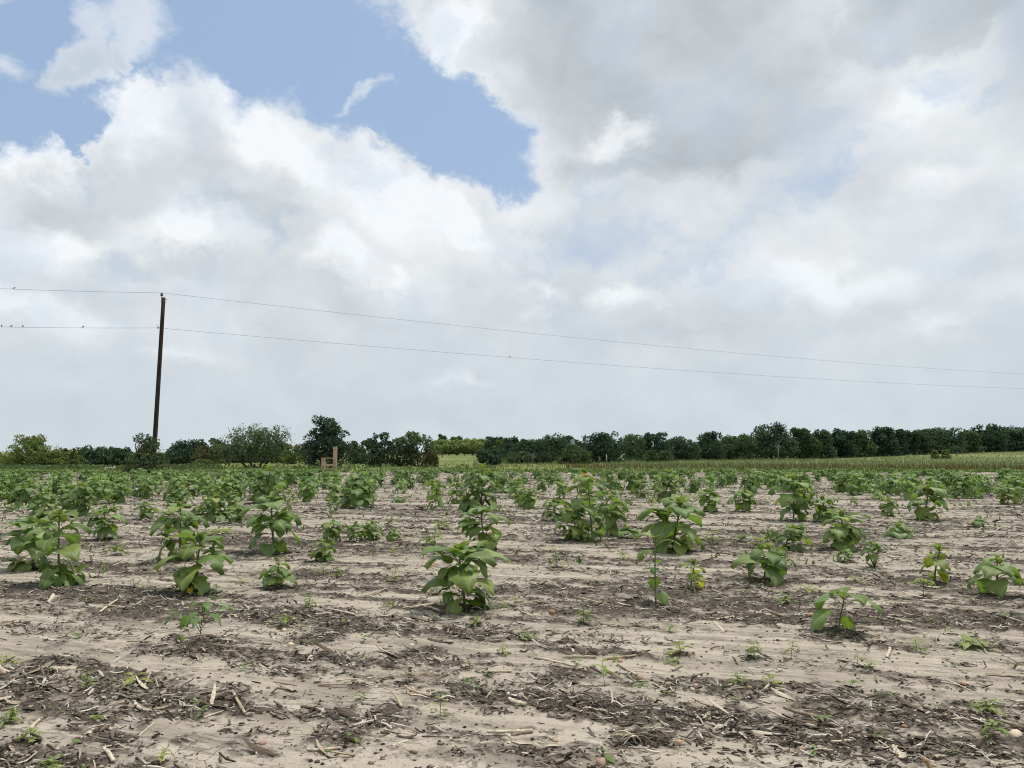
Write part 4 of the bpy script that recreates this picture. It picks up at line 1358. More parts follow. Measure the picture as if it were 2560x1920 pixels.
# grass slope
for i, (px, bs, tp, hw, kd) in enumerate([(1100, 1147, 1099, 24, 'pale'), (1122, 1143, 1102, 24, 'pale'), (1142, 1142, 1098, 24, 'pale'), (1162, 1142, 1100, 24, 'pale'),
                                          (1182, 1143, 1100, 26, 'pale'), (1202, 1143, 1097, 26, 'pale')]):
    T(px, bs, tp, hw, 190, 'umbrella', kd, ['pale green small tree at the left end of the slope row', 'second pale green small tree along the slope from the left',
      'third pale green small tree along the slope from the left', 'fourth pale green small tree along the slope from the left', 'fifth pale green small tree along the slope from the left',
      'pale green small tree at the right end of the slope row, behind the round tree'][i], 30 + i, 1300, lobes=12, name='mesquite_tree', group='pale trees on the grass slope', gap=.2, bark=M_BARK)
for i, (px, tp, hw, kd, lb) in enumerate([(1104, 1085, 20, 'mid', 'dark-topped tree on the skyline above the slope, left'), (1140, 1089, 30, 'mid', 'wide green tree on the skyline above the slope'),
                                          (1176, 1096, 22, 'light', 'pale tree on the skyline above the slope, right')]):
    T(px, 1138, tp, hw, 235, 'dome', kd, lb, 40 + i, 900, lobes=9, name='oak_tree', group='skyline trees above the slope')
T(1222, 1166, 1115, 29, 76, 'round', 'dark', 'round dark tree standing alone on the grass slope on two trunks', 45, 1900, lobes=14, stems=2, name='oak_tree')
# middle mass
T(1233, 1146, 1091, 30, 150, 'dome', 'dark', 'dark tree above the lone round tree', 46, 1100, lobes=9)
T(1256, 1148, 1094, 28, 140, 'dome', 'olive', 'yellow-green tree between two dark ones right of the slope', 47, 1000, lobes=9)
T(1284, 1152, 1090, 35, 120, 'dome', 'dark', 'dark tree at the left end of the middle wood', 48, 1400, lobes=10)
T(1292, 1160, 1128, 28, 88, 'skirt', 'mid', 'low green shrub at the foot of the middle wood', 49, 800, lobes=6, name='shrub', cat='shrub')
T(1330, 1162, 1096, 48, 90, 'dome', 'dark', 'dense dark oak, first of the middle wood front', 50, 2200, lobes=15)
T(1378, 1162, 1087, 55, 92, 'skirt', 'dark', 'dense dark oak, second of the middle wood front', 51, 2400, lobes=16)
T(1432, 1160, 1086, 50, 96, 'dome', 'dark', 'dense dark oak behind the light bush of the middle wood', 52, 2000, lobes=14)
bare_twigs(1331, 1164, 1122, 14, 82, 'pale bare sapling in front of the first dark oak', 53)
T(1436, 1160, 1107, 42, 84, 'skirt', 'mid', 'lighter green rounded bush in front of the dark oaks', 54, 1700, lobes=11, name='bush', cat='shrub')
T(1505, 1157, 1076, 58, 94, 'spire', 'dark', 'dark peaked oak beside the pale post', 55, 2600, lobes=18)
T(1572, 1155, 1084, 38, 106, 'dome', 'mid', 'grey-green tree right of the peaked oak', 56, 1500, lobes=11, gap=.25)
T(1604, 1154, 1092, 28, 118, 'dome', 'mid', 'small grey-green tree between peaked oak and rounded oak', 57, 900, lobes=8)
T(1634, 1153, 1080, 38, 110, 'dome', 'dark', 'dark oak with tufted top right of the grey-green trees', 58, 1600, lobes=11)
T(1690, 1152, 1087, 58, 114, 'skirt', 'dark', 'broad dark oak ending the middle wood before the gap', 59, 2200, lobes=15)
T(1646, 1156, 1124, 32, 100, 'skirt', 'mid', 'low green shrub under the tufted dark oak', 60, 700, lobes=6, name='shrub', cat='shrub')
T(1742, 1147, 1109, 20, 165, 'dome', 'light', 'pale tree seen through the gap in the wood', 61, 700, lobes=8)
# right wood
R_ = [(1770, 1150, 1076, 30, 'dark', 'dark oak right of the gap'), (1842, 1149, 1083, 44, 'mid', 'grey bare-limbed tree right of the gap'),
      (1800, 1151, 1112, 26, 'dark', 'low dark tree before the grey bare-limbed one'),
      (1928, 1146, 1059, 48, 'dark', 'tallest dark oak of the right wood, pale trunk beside it'), (2008, 1144, 1070, 33, 'mid', 'grey-green oak next right of the tallest one'),
      (2056, 1143, 1074, 26, 'dark', 'narrow dark oak, second right of the tallest'), (2102, 1142, 1069, 33, 'dark', 'dark oak with a small peak, third right of the tallest'),
      (2156, 1141, 1077, 28, 'mid', 'lower grey-green oak, fourth right of the tallest'), (2205, 1140, 1067, 34, 'dark', 'domed dark oak before a sky notch'),
      (2249, 1139, 1075, 17, 'dark', 'thin dark tree in the sky notch'), (2284, 1138, 1074, 32, 'dark', 'dark oak right of the sky notch'),
      (2352, 1136, 1067, 47, 'dark', 'widest dark oak right of the sky notch'), (2420, 1134, 1078, 28, 'mid', 'low grey-green oak before the right-hand peak'),
      (2475, 1132, 1062, 36, 'dark', 'high-topped dark oak near the right edge'), (2540, 1131, 1066, 40, 'dark', 'dark oak at the right picture edge'),
      (2615, 1131, 1068, 44, 'dark', 'dark oak just past the right picture edge')]
for i, (px, bs, tp, hw, kd, lb) in enumerate(R_):
    T(px, bs, tp - 1, hw * 1.24, 118 + i * 3.2, 'skirt' if i % 3 else 'dome', kd, lb, 70 + i, 2500 if hw > 30 else 1700, lobes=20, group='oaks of the right-hand wood')
bare_twigs(1946, 1146, 1095, 12, 116, 'pale bare trunk standing before the tallest dark oak', 90, n=5)
for i, px in enumerate(range(1800, 2980, 70)):
    T(px, 1138, 1086 + (i * 7) % 9, 62, 175, 'skirt', 'dark', 'darker tree crown filling in behind the right-hand wood', 100 + i, 1100, lobes=12, group='back row of the right-hand wood')
for i, (px, lb) in enumerate([(2338, 'small pale bush, left one of two under the right wood'), (2365, 'small pale bush, right one of two under the right wood')]):
    T(px, 1136, 1126 - i, 9 + i, 118, 'skirt', 'light', lb, 120 + i, 400, lobes=5, name='bush', cat='shrub')
T(-70, 1172, 1100, 60, 70, 'dome', 'mid', 'green tree just past the left picture edge', 125, 1500, lobes=10)
T(-190, 1172, 1108, 60, 72, 'dome', 'dark', 'dark tree well past the left picture edge', 126, 1500, lobes=10)
for i, px in enumerate((2700, 2790, 2880, 2960)):
    T(px, 1131, 1066 + (i % 2) * 5, 52, 172, 'dome', 'dark', ['first', 'second', 'third', 'fourth'][i] + ' oak of the wood beyond the right picture edge', 127 + i, 1500, lobes=12, group='oaks of the right-hand wood')

# sapling at the pole foot
T(362, 1186, 1080, 50, 45.6, 'spire', 'mid', 'thin sapling with sparse leaves growing against the utility pole', 130, 1700, lobes=24, gap=.24, stems=3, name='sapling', ls=.075, group='plants at the pole foot')


# ------------------------------------------------------------------ low growth: stuff nobody could count
def blades(name, label, n, region, h, w, mat, seed, dens=None, cat='grass'):
    rg = np.random.default_rng(seed)
    x, y = region(rg, n)
    if dens is not None:
        keep = rg.random(len(x)) < dens(x, y); x, y = x[keep], y[keep]
    n = len(x)
    z = ground_h(x, y) - .02
    a = rg.uniform(0, math.pi, n); hh = h * rg.uniform(.5, 1.3, n); ww = w * rg.uniform(.6, 1.4, n)
    lx, ly = rg.normal(0, .25, n) * hh, rg.normal(0, .25, n) * hh
    dx, dy = np.cos(a) * ww / 2, np.sin(a) * ww / 2
    V = np.stack([np.stack([x - dx, y - dy, z], 1), np.stack([x + dx, y + dy, z], 1), np.stack([x + lx, y + ly, z + hh], 1)], 1).reshape(-1, 3)
    F = np.arange(3 * n).reshape(-1, 3)
    tone = np.repeat(np.clip(rg.normal(.45, .25, n), 0, 1), 3)
    o = new_obj(name, make_mesh(name, V, F, [mat], False, attrs={'tone': tone}))
    return tag(o, label, cat, kind='stuff')


def wedge(y0, y1, a0, a1):
    def f(rg, n):
        y = np.exp(rg.uniform(math.log(y0), math.log(y1), n)); return rg.uniform(a0, a1, n) * y, y
    return f


G_TAN = attr_material('tan_meadow_grass', (0.120, 0.150, 0.078), (0.245, 0.275, 0.170), 0.3)
G_RED = attr_material('reddish_grass', (0.075, 0.050, 0.026), (0.200, 0.125, 0.065), 0.2)
G_GREEN = attr_material('green_strip_leaves', (0.070, 0.115, 0.028), (0.160, 0.215, 0.060), 0.3)
blades('meadow_grass', 'tall tan-green meadow grass beyond the field', 38000, wedge(57, 190, -.05, 1.0), .34, .08, G_TAN, 1,
       lambda x, y: np.where(x / y > .12, 1, .35 * sstep(60, 70, y)))
blades('slope_grass', 'short green grass on the slope and under the trees', 15500, wedge(56, 230, -.95, .12), .16, .12, attr_material('slope_grass', (0.15, 0.185, 0.055), (0.29, 0.315, 0.115), .3), 2)
blades('red_grass', 'strip of reddish dry grass at the right field edge', 8500, wedge(56, 70, .07, .95), .42, .07, G_RED, 3,
       lambda x, y: np.where(fbm(x * .11, y * .25, 3, off=12) > .53, 1, .10))
blades('green_strip', 'bright green weeds along the far field edge', 11000, wedge(49, 57, -.92, .92), .17, .14, G_GREEN, 4,
       lambda x, y: .35 + .65 * (fbm(x * .2, y * .3, 2, off=9) > .45), 'weeds')
blades('field_weeds', 'fine low weeds greening the soil between the far plants', 26000, wedge(9, 53, -.92, .92), .085, .06, G_GREEN, 5,
       lambda x, y: np.clip(.03 + .95 * sstep(11, 30, y) * (fbm(x * .5, y * .5, 3, off=14) - .22) * 1.8, 0, 1), 'weeds')
P0 = at_depth(382, 1183, 46.6)
blades('pole_grass', 'mound of brownish green grass round the pole foot', 2200, lambda rg, n: (P0.x + rg.normal(0, 1.0, n), P0.y + rg.normal(-.2, .5, n)), .5, .05,
       attr_material('pole_grass', (0.075, 0.085, 0.032), (0.19, 0.175, 0.085), .2), 6)
# shrubs' undergrowth at the wood's foot
rgu = np.random.default_rng(8)
yy = rgu.uniform(58, 64, 5200); uu = rgu.uniform(-.72, -.02, 5200)
uu = np.where((uu > -.37) & (rgu.random(5200) < .75), -.72 + rgu.random(5200) * .3, uu); xx = uu * yy
zz = ground_h(xx, yy) + rgu.uniform(0, .55, 5200) ** 1.6 * (.1 + 1.2 * fbm(xx * .35, yy * .35, 2, off=5))
V, F = leaf_quads(np.stack([xx, yy, zz], 1), .13, rgu)
o = new_obj('undergrowth', make_mesh('undergrowth', V, F, [M_TREE['mid']], False, attrs={'tone': np.repeat(np.clip(rgu.normal(.6, .25, 5200), 0, 1), 4)}))
tag(o, 'low green undergrowth along the foot of the left trees', 'undergrowth', kind='stuff')


# ------------------------------------------------------------------ utility pole and lines
PB = at_depth(382, 1183, 47.0); PB.z = gz(PB.x, PB.y)
PT = at_depth(409, 744, 47.0)
pole = bpy.data.objects.new('utility_pole', None); COL.objects.link(pole); pole.location = PB
tag(pole, 'dark leaning wooden utility pole with a single top insulator', 'utility pole')
ax = PT - PB
mb = MB()
ts = np.linspace(-.04, 1, 9)
mb.tube([np.array(ax) * q for q in ts], .142 - .030 * ts, 12)
new_obj('shaft', mb.mesh('shaft', M_POLE), pole)
lat = Vector((1, .57, 0)).normalized()          # along the line
sidev = Vector((-.57, 1, 0)).normalized()
mb = MB(); mb.tube([ax + Vector((-.12, 0, -.35)), ax + Vector((-.12, 0, .14))], .022, 6); mb.tube([ax + Vector((-.12, 0, -.25)), ax + Vector((0, 0, -.25))], .015, 5)
new_obj('pin', mb.mesh('pin', M_METAL), pole)
mb = MB(); mb.lathe([(.03, -.10), (.07, -.09), (.10, -.04), (.095, -.015), (.045, .005), (.075, .03), (.07, .06), (.03, .09)], 12, tuple(ax + Vector((-.12, 0, .20))))
new_obj('insulator', mb.mesh('insulator', M_INSUL), pole)
for dz in (-.12, -.28):
    mb = MB(); mb.tube([ax * (1 + dz / ax.z) + Vector((.08, 0, 0)), ax * (1 + dz / ax.z) + Vector((.24, -.02, .01))], .014, 6)
    new_obj('bolt', mb.mesh('bolt', M_METAL), pole)
L0 = at_depth(402, 820, 47.0) - PB
mb = MB(); mb.tube([L0 + Vector((.02, -.02, 0)), L0 + Vector((-.17, -.05, .02))], .018, 6); mb.tube([L0 + Vector((-.13, -.05, .0)), L0 + Vector((-.24, -.05, .22))], .010, 5)
mb.tube([L0 + Vector((-.13, -.05, .12)), L0 + Vector((-.27, -.05, .12))], .010, 5); mb.lathe([(.025, -.05), (.045, -.03), (.03, 0), (.045, .03), (.025, .05)], 8, tuple(L0 + Vector((-.14, -.05, 0))))
new_obj('bracket', mb.mesh('bracket', M_METAL), pole)


def span(p, q, sag, n=40):
    t = np.linspace(0, 1, n)[:, None]
    v = np.array(p) * (1 - t) + np.array(q) * t
    v[:, 2] -= (4 * sag * t * (1 - t))[:, 0]
    return v


WIRES = {}
TOP = PB + ax + Vector((-.12, 0, .30)); LOW = PB + L0 + Vector((-.14, -.05, 0))
for key, p, rr, rl, lb in (('top', TOP, at_depth(2900, 948, 112), at_depth(-420, 700, 40), 'upper thin wire running from the pole top across the sky'),
                           ('low', LOW, at_depth(2900, 978, 112), at_depth(-420, 806, 40), 'lower thin wire crossing the sky below the upper one')):
    right = span(p, rr, 1.05 if key == 'top' else .95, 60)
    left = span(rl, p, .12 if key == 'top' else .10, 24)
    mb = MB(); mb.tube(np.concatenate([left[:-1], right]), .0085, 5)
    w = new_obj('power_line', mb.mesh('power_line', M_WIRE)); tag(w, lb, 'wire')
    WIRES[key] = np.concatenate([left[:-1], right])


def bird(px, wire, label, flip=1):
    pts = WIRES[wire]
    c, s = math.cos(PITCH), math.sin(PITCH)
    d = pts - np.array([0, 0, CAM_H])
    u = d[:, 0] / (c * d[:, 1] + s * d[:, 2]) * F_PX + 1280
    k = [np.interp(px, u, pts[:, i]) for i in range(3)]
    root = bpy.data.objects.new('perched_bird', None); COL.objects.link(root); root.location = k; root.rotation_euler = (0, 0, .5 * flip + (math.pi if flip < 0 else 0)); root.scale = (.62,) * 3
    tag(root, label, 'bird', 'birds on the wires')
    mb = MB()
    mb.tube([(-.09, 0, .10), (-.05, 0, .085), (0, 0, .095), (.04, 0, .13), (.055, 0, .165), (.075, 0, .19), (.095, 0, .195)], [.012, .040, .052, .045, .032, .034, .018], 8)
    new_obj('body', mb.mesh('body', M_BIRD), root)
    mb = MB(); mb.add(np.array([[-.07, -.02, .10], [-.07, .02, .10], [-.20, .025, .02], [-.20, -.025, .02], [-.07, 0, .085], [-.2, 0, .012]]), [(0, 1, 2, 3), (0, 3, 5, 4), (1, 4, 5, 2)])
    new_obj('tail', mb.mesh('tail', M_BIRD), root)
    mb = MB(); mb.tube([(.09, 0, .195), (.125, 0, .188)], [.010, .002], 5)
    new_obj('beak', mb.mesh('beak', M_BIRD), root)
    mb = MB()
    for sy in (-.015, .015): mb.tube([(0, sy, .07), (.005, sy, .0)], .005, 4)
    new_obj('legs', mb.mesh('legs', M_BIRD), root)


bird(35, 'top', 'only bird perched on the upper wire, near the left edge')
bird(4, 'low', 'bird on the lower wire at the very left edge', -1)
bird(28, 'low', 'bird on the lower wire, second from the left edge')
bird(57, 'low', 'bird on the lower wire, third from the left edge', -1)
bird(207, 'low', 'bird on the lower wire closest to the pole on its left')
bird(1275, 'low', 'lone bird on the lower wire in mid-span', -1)

# vine leaves climbing the pole
rgv = np.random.default_rng(21)
q = rgv.uniform(0, .105, 420); ang = rgv.uniform(0, 6.28, 420); rad = .13 + np.abs(rgv.normal(0, .07, 420))
C = np.array(PB) + np.array(ax)[None] * q[:, None] + np.stack([np.cos(ang) * rad, np.sin(ang) * rad, np.zeros(420)], 1)
V, F = leaf_quads(C, .055, rgv)
vine = new_obj('climbing_vine', make_mesh('climbing_vine', V, F, [M_TREE['mid']], False, attrs={'tone': np.repeat(rgv.uniform(.2, .9, 420), 4)}))
tag(vine, 'leafy vine clinging to the lower end of the utility pole', 'vine')


# ------------------------------------------------------------------ giant wooden chair
CH = at_depth(822, 1178, 53.5); CH.z = gz(CH.x, CH.y)
chair = bpy.data.objects.new('wooden_chair', None); COL.objects.link(chair); chair.location = CH
chair.rotation_euler = (0, 0, math.radians(26))
tag(chair, 'oversized raw lumber armchair with tall back at the field edge', 'chair')
# local: -X is the front, Y the width
D_, W_, HB, HA = .86, .86, 1.68, .86
def cp(name, c, size):
    mb = MB(); mb.box(c, size); me = mb.mesh(name, M_CHAIR, False)
    return new_obj(name, me, chair)
for sy in (-1, 1):
    cp('back_post', (D_ / 2 - .02, sy * (W_ / 2 - .06), HB / 2), (.10, .12, HB))
    cp('front_post', (-D_ / 2 + .05, sy * (W_ / 2 - .06), HA / 2), (.10, .12, HA))
    cp('armrest', (-.03, sy * (W_ / 2 - .058), HA + .022), (D_ - .02, .16, .042))
    cp('seat_rail', (-.02, sy * (W_ / 2 - .06), .40), (D_ - .185, .05, .075))
    cp('bottom_rail', (-.02, sy * (W_ / 2 - .06), .13), (D_ - .185, .05, .06))
cp('front_rail', (-D_ / 2 + .05, 0, .40), (.05, W_ - .245, .08))
cp('rear_rail', (D_ / 2 - .02, 0, .40), (.05, W_ - .245, .08))
for k in range(5):
    cp('seat_slat', (-.30 + k * .145, 0, .458), (.125, W_ - .26, .03))
cp('top_rail', (D_ / 2 - .02, 0, HB - .085), (.05, W_ - .245, .13))
cp('lower_back_rail', (D_ / 2 - .02, 0, .62), (.05, W_ - .245, .09))
for k in range(4):
    cp('back_slat', (D_ / 2 - .03, -.225 + k * .15, 1.055), (.03, .125, .77))
cp('middle_back_rail', (D_ / 2 - .02, 0, HB - .28), (.045, W_ - .245, .08))


# ------------------------------------------------------------------ small things at the field edge
def stake(px, base, top, Y, w, mat, name, label, cat):
    b = at_depth(px, base, Y); z = gz(b.x, Y) - .05; H = at_depth(px, top, Y).z - z
    mb = MB(); mb.tube([(0, 0, 0), (.02, 0, H * .5), (.01, 0, H)], [w, w * .95, w * .85], 7)
    o = new_obj(name, mb.mesh(name, mat), None, TRS((b.x, Y, z))); return tag(o, label, cat), H


stake(1516, 1160, 1136, 72, .06, M_PALEBARK, 'fence_post', 'pale wooden post standing before the dark peaked oak', 'post')
b = at_depth(158, 1186, 48); z = gz(b.x, 48)
root = bpy.data.objects.new('marker_flag', None); COL.objects.link(root); root.location = (b.x, 48, z)
tag(root, 'small red flag marker with a white tag among the left rows', 'marker')
hm = at_depth(158, 1174, 48).z - z
mb = MB(); mb.tube([(0, 0, -.05), (0, 0, hm)], .012, 6); new_obj('rod', mb.mesh('rod', M_METAL), root)
mb = MB(); mb.add(np.array([[0, .0, hm], [.07, .015, hm + .01], [.15, -.02, hm - .01], [.15, -.02, hm - .17], [.07, .015, hm - .16], [0, 0, hm - .18],
                            [0, .012, hm], [.07, .027, hm + .01], [.15, -.008, hm - .01], [.15, -.008, hm - .17], [.07, .027, hm - .16], [0, .012, hm - .18]]),
                  [(0, 1, 4, 5), (1, 2, 3, 4), (7, 6, 11, 10), (8, 7, 10, 9), (0, 6, 7, 1), (1, 7, 8, 2), (2, 8, 9, 3), (3, 9, 10, 4), (4, 10, 11, 5), (5, 11, 6, 0)])
new_obj('flag', mb.mesh('flag', M_RED, False), root)
mb = MB(); mb.box((.03, -.02, hm - .27), (.10, .015, .09)); new_obj('tag', mb.mesh('tag', M_WHITE, False), root)
b = at_depth(275, 1176, 58); z = gz(b.x, 58)
root = bpy.data.objects.new('white_pipe', None); COL.objects.link(root); root.location = (b.x, 58, z + .12)
tag(root, 'thin white pipe with an upright end at the foot of the left dark oaks', 'pipe')
mb = MB(); mb.tube([(-.40, 0, 0), (0, 0, .01), (.36, 0, 0)], .025, 8); new_obj('run', mb.mesh('run', M_WHITE), root)
mb = MB(); mb.tube([(.34, 0, -.34), (.34, 0, .16)], .03, 8); new_obj('upright', mb.mesh('upright', M_WHITE), root)
mb = MB(); mb.tube([(-.36, 0, -.34), (-.36, 0, .02)], .035, 8); new_obj('foot', mb.mesh('foot', M_WHITE), root)

# ------------------------------------------------------------------ crop residue on the soil
def stalk_arrays(kind, seed):
    """A piece of dry corn stalk or husk, unit length along Y, lying on z=0."""
    rg = np.random.default_rng(seed)
    mb = MB()
    bend = rg.uniform(-.06, .06)
    if kind == 'stalk':
        ts = np.array([0, .03, .28, .33, .38, .70, .75, .80, .97, 1.0])
        rad = .055 * np.array([.8, 1, .92, 1.22, .95, .85, 1.1, .86, .8, .6])
        pts = np.stack([bend * np.sin(ts * 3) + rg.normal(0, .006, 10), ts, .05 + .012 * np.sin(ts * 4 + seed)], 1)
        mb.tube(pts, rad, 7, squash=rg.uniform(.6, .95))
    elif kind == 'split':
        n, m = 6, 5
        V = []
        for i in range(n):
            t = i / (n - 1)
            for j in range(m):
                a = math.pi * (.1 + .8 * j / (m - 1))
                r = .075 * (1 - .25 * t) * rg.uniform(.9, 1.1)
                V.append((math.cos(a) * r + bend * math.sin(3 * t), t + (rg.uniform(-.04, .04) if i in (0, n - 1) else 0), math.sin(a) * r * .75))
        V2 = [(x * .82, y, z * .82 - .008) for x, y, z in V]
        F = [(i * m + j, i * m + j + 1, (i + 1) * m + j + 1, (i + 1) * m + j) for i in range(n - 1) for j in range(m - 1)]
        o = n * m
        F += [tuple(o + q for q in f[::-1]) for f in F]
        F += [(i * m, (i + 1) * m, o + (i + 1) * m, o + i * m) for i in range(n - 1)] + [((i + 1) * m + m - 1, i * m + m - 1, o + i * m + m - 1, o + (i + 1) * m + m - 1) for i in range(n - 1)]
        mb.add(np.array(V + V2), F)
    else:       # husk: a curled strip
        n = 8
        V, lift = [], rg.uniform(.05, .3)
        tw = rg.uniform(-1.2, 1.2)
        for i in range(n):
            t = i / (n - 1)
            w = .075 * math.sin(math.pi * (.12 + .8 * t)) + .008
            z = .02 + lift * (t - .4) ** 2 * (1 if seed % 2 else 2.2 * t)
            a = tw * (t - .5)
            for s in (-1, 0, 1):
                V.append((s * w * math.cos(a) + .12 * bend * 10 * t * t, t, z + s * w * math.sin(a) + (.02 if s == 0 else 0)))
        F = [(i * 3 + j, i * 3 + j + 1, (i + 1) * 3 + j + 1, (i + 1) * 3 + j) for i in range(n - 1) for j in range(2)]
        o = len(V)
        V += [(x, y, z - .012) for x, y, z in V]
        F += [tuple(o + q for q in f[::-1]) for f in F]
        mb.add(np.array(V), F)
    return np.concatenate(mb.v), mb.f


STALKS = {k: [make_mesh('corn_stalk' if k != 'husk' else 'corn_husk', *stalk_arrays(k, s), [M_STALK], k == 'stalk') for s in range(4)] for k in ('stalk', 'split', 'husk')}
PALE, TAN, GREY, DARK = (1.15, 1.15, 1.14), (.86, .82, .75), (.55, .52, .48), (.24, .21, .19)


def lay(kind, a, b, thick, tone, label, seed, group=None, lift=0.0, cat=None):
    """A piece lying from photograph pixel a to pixel b on the ground."""
    A, B = on_ground(*a), on_ground(*b)
    A.z, B.z = gz(A.x, A.y), gz(B.x, B.y)
    d = B - A
    L = d.length
    w = px_size(thick, A.y) / .11
    rot = Matrix.Rotation(math.atan2(-d.x, d.y), 4, 'Z') @ Matrix.Rotation(math.atan2(d.z + lift, math.hypot(d.x, d.y)), 4, 'X')
    m = Matrix.Translation(A + Vector((0, 0, -.002))) @ rot @ Matrix.Diagonal((w, L, w, 1))
    o = new_obj('corn_husk' if kind == 'husk' else 'corn_stalk', STALKS[kind][seed % 4], None, m, tone)
    return tag(o, label, cat or ('husk' if kind == 'husk' else 'stalk'), group)


G_ = 'dry crop pieces on the soil'
HAND = [
 ('split', (1398, 1460), (1458, 1484), 13, DARK, 'thick black split stalk slab on the soil right of centre'),
 ('stalk', (1336, 1648), (1440, 1668), 8, PALE, 'long pale stalk lying across dark soil, right of centre foreground'),
 ('stalk', (1874, 1528), (1926, 1542), 8, PALE, 'short thick pale stalk left of the nearest right sunflower'),
 ('stalk', (2218, 1548), (2280, 1567), 6, PALE, 'pale straight stalk right of the nearest right sunflower'),
 ('stalk', (2140, 1543), (2216, 1556), 5, TAN, 'tan stalk in line with the pale straight one, nearer the sunflower'),
 ('stalk', (576, 1731), (614, 1790), 8, TAN, 'tan stalk with a knob, upper arm of a V in the left foreground'),
 ('stalk', (509, 1797), (585, 1769), 6, PALE, 'straight pale stalk, lower arm of a V in the left foreground'),
 ('split', (90, 1594), (137, 1610), 8, PALE, 'flat pale split stalk left of the branching young plant'),
 ('husk', (28, 1708), (134, 1664), 8, GREY, 'long curved grey stalk arching at the left edge'),
 ('stalk', (360, 1719), (377, 1685), 6, TAN, 'short stalk leaning beside the drooping-leaf seedling'),
 ('stalk', (347, 1847), (386, 1813), 5, PALE, 'thin pale stalk on cracked soil in the left foreground'),
 ('husk', (203, 1849), (241, 1818), 9, PALE, 'whitish forked husk in the left foreground'),
 ('stalk', (200, 1808), (285, 1815), 4, TAN, 'thin tan stem behind the whitish forked husk'),
 ('stalk', (796, 1712), (880, 1717), 6, TAN, 'tan stalk, lowest of three lying level in the centre-left foreground'),
 ('stalk', (842, 1700), (934, 1697), 6, PALE, 'pale stalk, upper right of three lying level in the centre-left foreground'),
 ('stalk', (684, 1705), (742, 1715), 5, TAN, 'short tan stalk, leftmost of three lying level in the centre-left foreground'),
 ('split', (958, 1831), (1032, 1839), 7, TAN, 'split tan stalk on dark litter in the centre foreground'),
 ('husk', (990, 1842), (1042, 1848), 9, DARK, 'dark husk tucked under the split tan stalk'),
 ('stalk', (1054, 1844), (1152, 1845), 5, DARK, 'thin dark stick right of the split tan stalk'),
 ('stalk', (1026, 1522), (1087, 1512), 9, PALE, 'bent pale stalk left of the central sunflower foot'),
 ('stalk', (915, 1493), (968, 1475), 7, TAN, 'tan stalk slanting left of the central sunflower'),
 ('split', (1786, 1560), (1812, 1585), 7, PALE, 'pale stalk pointing down in the right middle foreground'),
 ('split', (980, 1870), (1020, 1850), 6, PALE, 'small pale chip below the split tan stalk'),
 ('stalk', (1418, 1616), (1434, 1636), 7, PALE, 'short fat pale stalk piece beside the grass tuft'),
 ('stalk', (2217, 1650), (2226, 1628), 8, PALE, 'short pale stub standing askew right of the nearest right sunflower'),
 ('husk', (2235, 1876), (2270, 1908), 16, PALE, 'whitish torn husk near the bottom edge at right'),
 ('split', (2190, 1918), (2290, 1916), 9, GREY, 'grey stalk along the bottom edge at right'),
 ('stalk', (2150, 1848), (2216, 1858), 5, GREY, 'grey stalk above the torn husk at right'),
 ('stalk', (2364, 1704), (2428, 1730), 6, PALE, 'pale stalk pointing at a small orange stone at right'),
 ('stalk', (1510, 1652), (1590, 1645), 7, TAN, 'tan stalk right of the grass tuft'),
 ('stalk', (2252, 1777), (2300, 1778), 6, PALE, 'pale short stalk on the dark soil ridge at right'),
 ('husk', (1070, 1600), (1130, 1612), 9, DARK, 'dark curled husk on crumbly soil in the centre'),
 ('husk', (780, 1540), (840, 1530), 10, DARK, 'dark curved husk left of the central sunflower'),
 ('split', (590, 1480), (640, 1470), 8, GREY, 'grey husk left of the low flat-topped sunflower'),
 ('stalk', (98, 1463), (138, 1480), 5, GREY, 'grey stem at the foot of the left-edge sunflower cluster'),
 ('stalk', (250, 1537), (293, 1507), 6, PALE, 'pale stalk slanting up on dark soil below the left cluster'),
 ('split', (120, 1510), (133, 1490), 9, PALE, 'small pale stub below the left-edge sunflower cluster'),
]
for i, (k, a, b, th, tone, lab) in enumerate(HAND):
    lay(k, a, b, th, tone, lab, i, G_, .0)
# upright stubs
for i, (px, by, ty, w, lab) in enumerate([(2330, 1924, 1889, 13, 'upright brown stalk stub at the bottom edge right'), (194, 1552, 1526, 5, 'thin upright stub below the left cluster'),
                                          (108, 1608, 1592, 6, 'short upright stub at left behind the flat pale split stalk'), (1000 + 1075, 1628, 1606, 6, 'short dark stub in front of the nearest right sunflower'),
                                          (2516, 1632, 1620, 8, 'black stub near the right edge beside the flat weed'), (344, 1690, 1662, 9, 'dark snag of stalk sticking up in the left foreground')]):
    g = on_ground(px, by); g.z = gz(g.x, g.y) - .01
    H = at_depth(px, ty, g.y).z - g.z; w_ = px_size(w, g.y) / .11
    o = new_obj('stalk_stub', STALKS['stalk'][i % 4], None, Matrix.Translation(g) @ Matrix.Rotation(.7 * (i % 3 - 1) + .2, 4, 'Y') @ Matrix.Rotation(math.pi / 2 - .2, 4, 'X') @ Matrix.Diagonal((w_, H, w_, 1)),
                [TAN, GREY, DARK][i % 3] if i else (.62, .5, .36))
    tag(o, lab, 'stalk stub', 'upright stalk stubs')

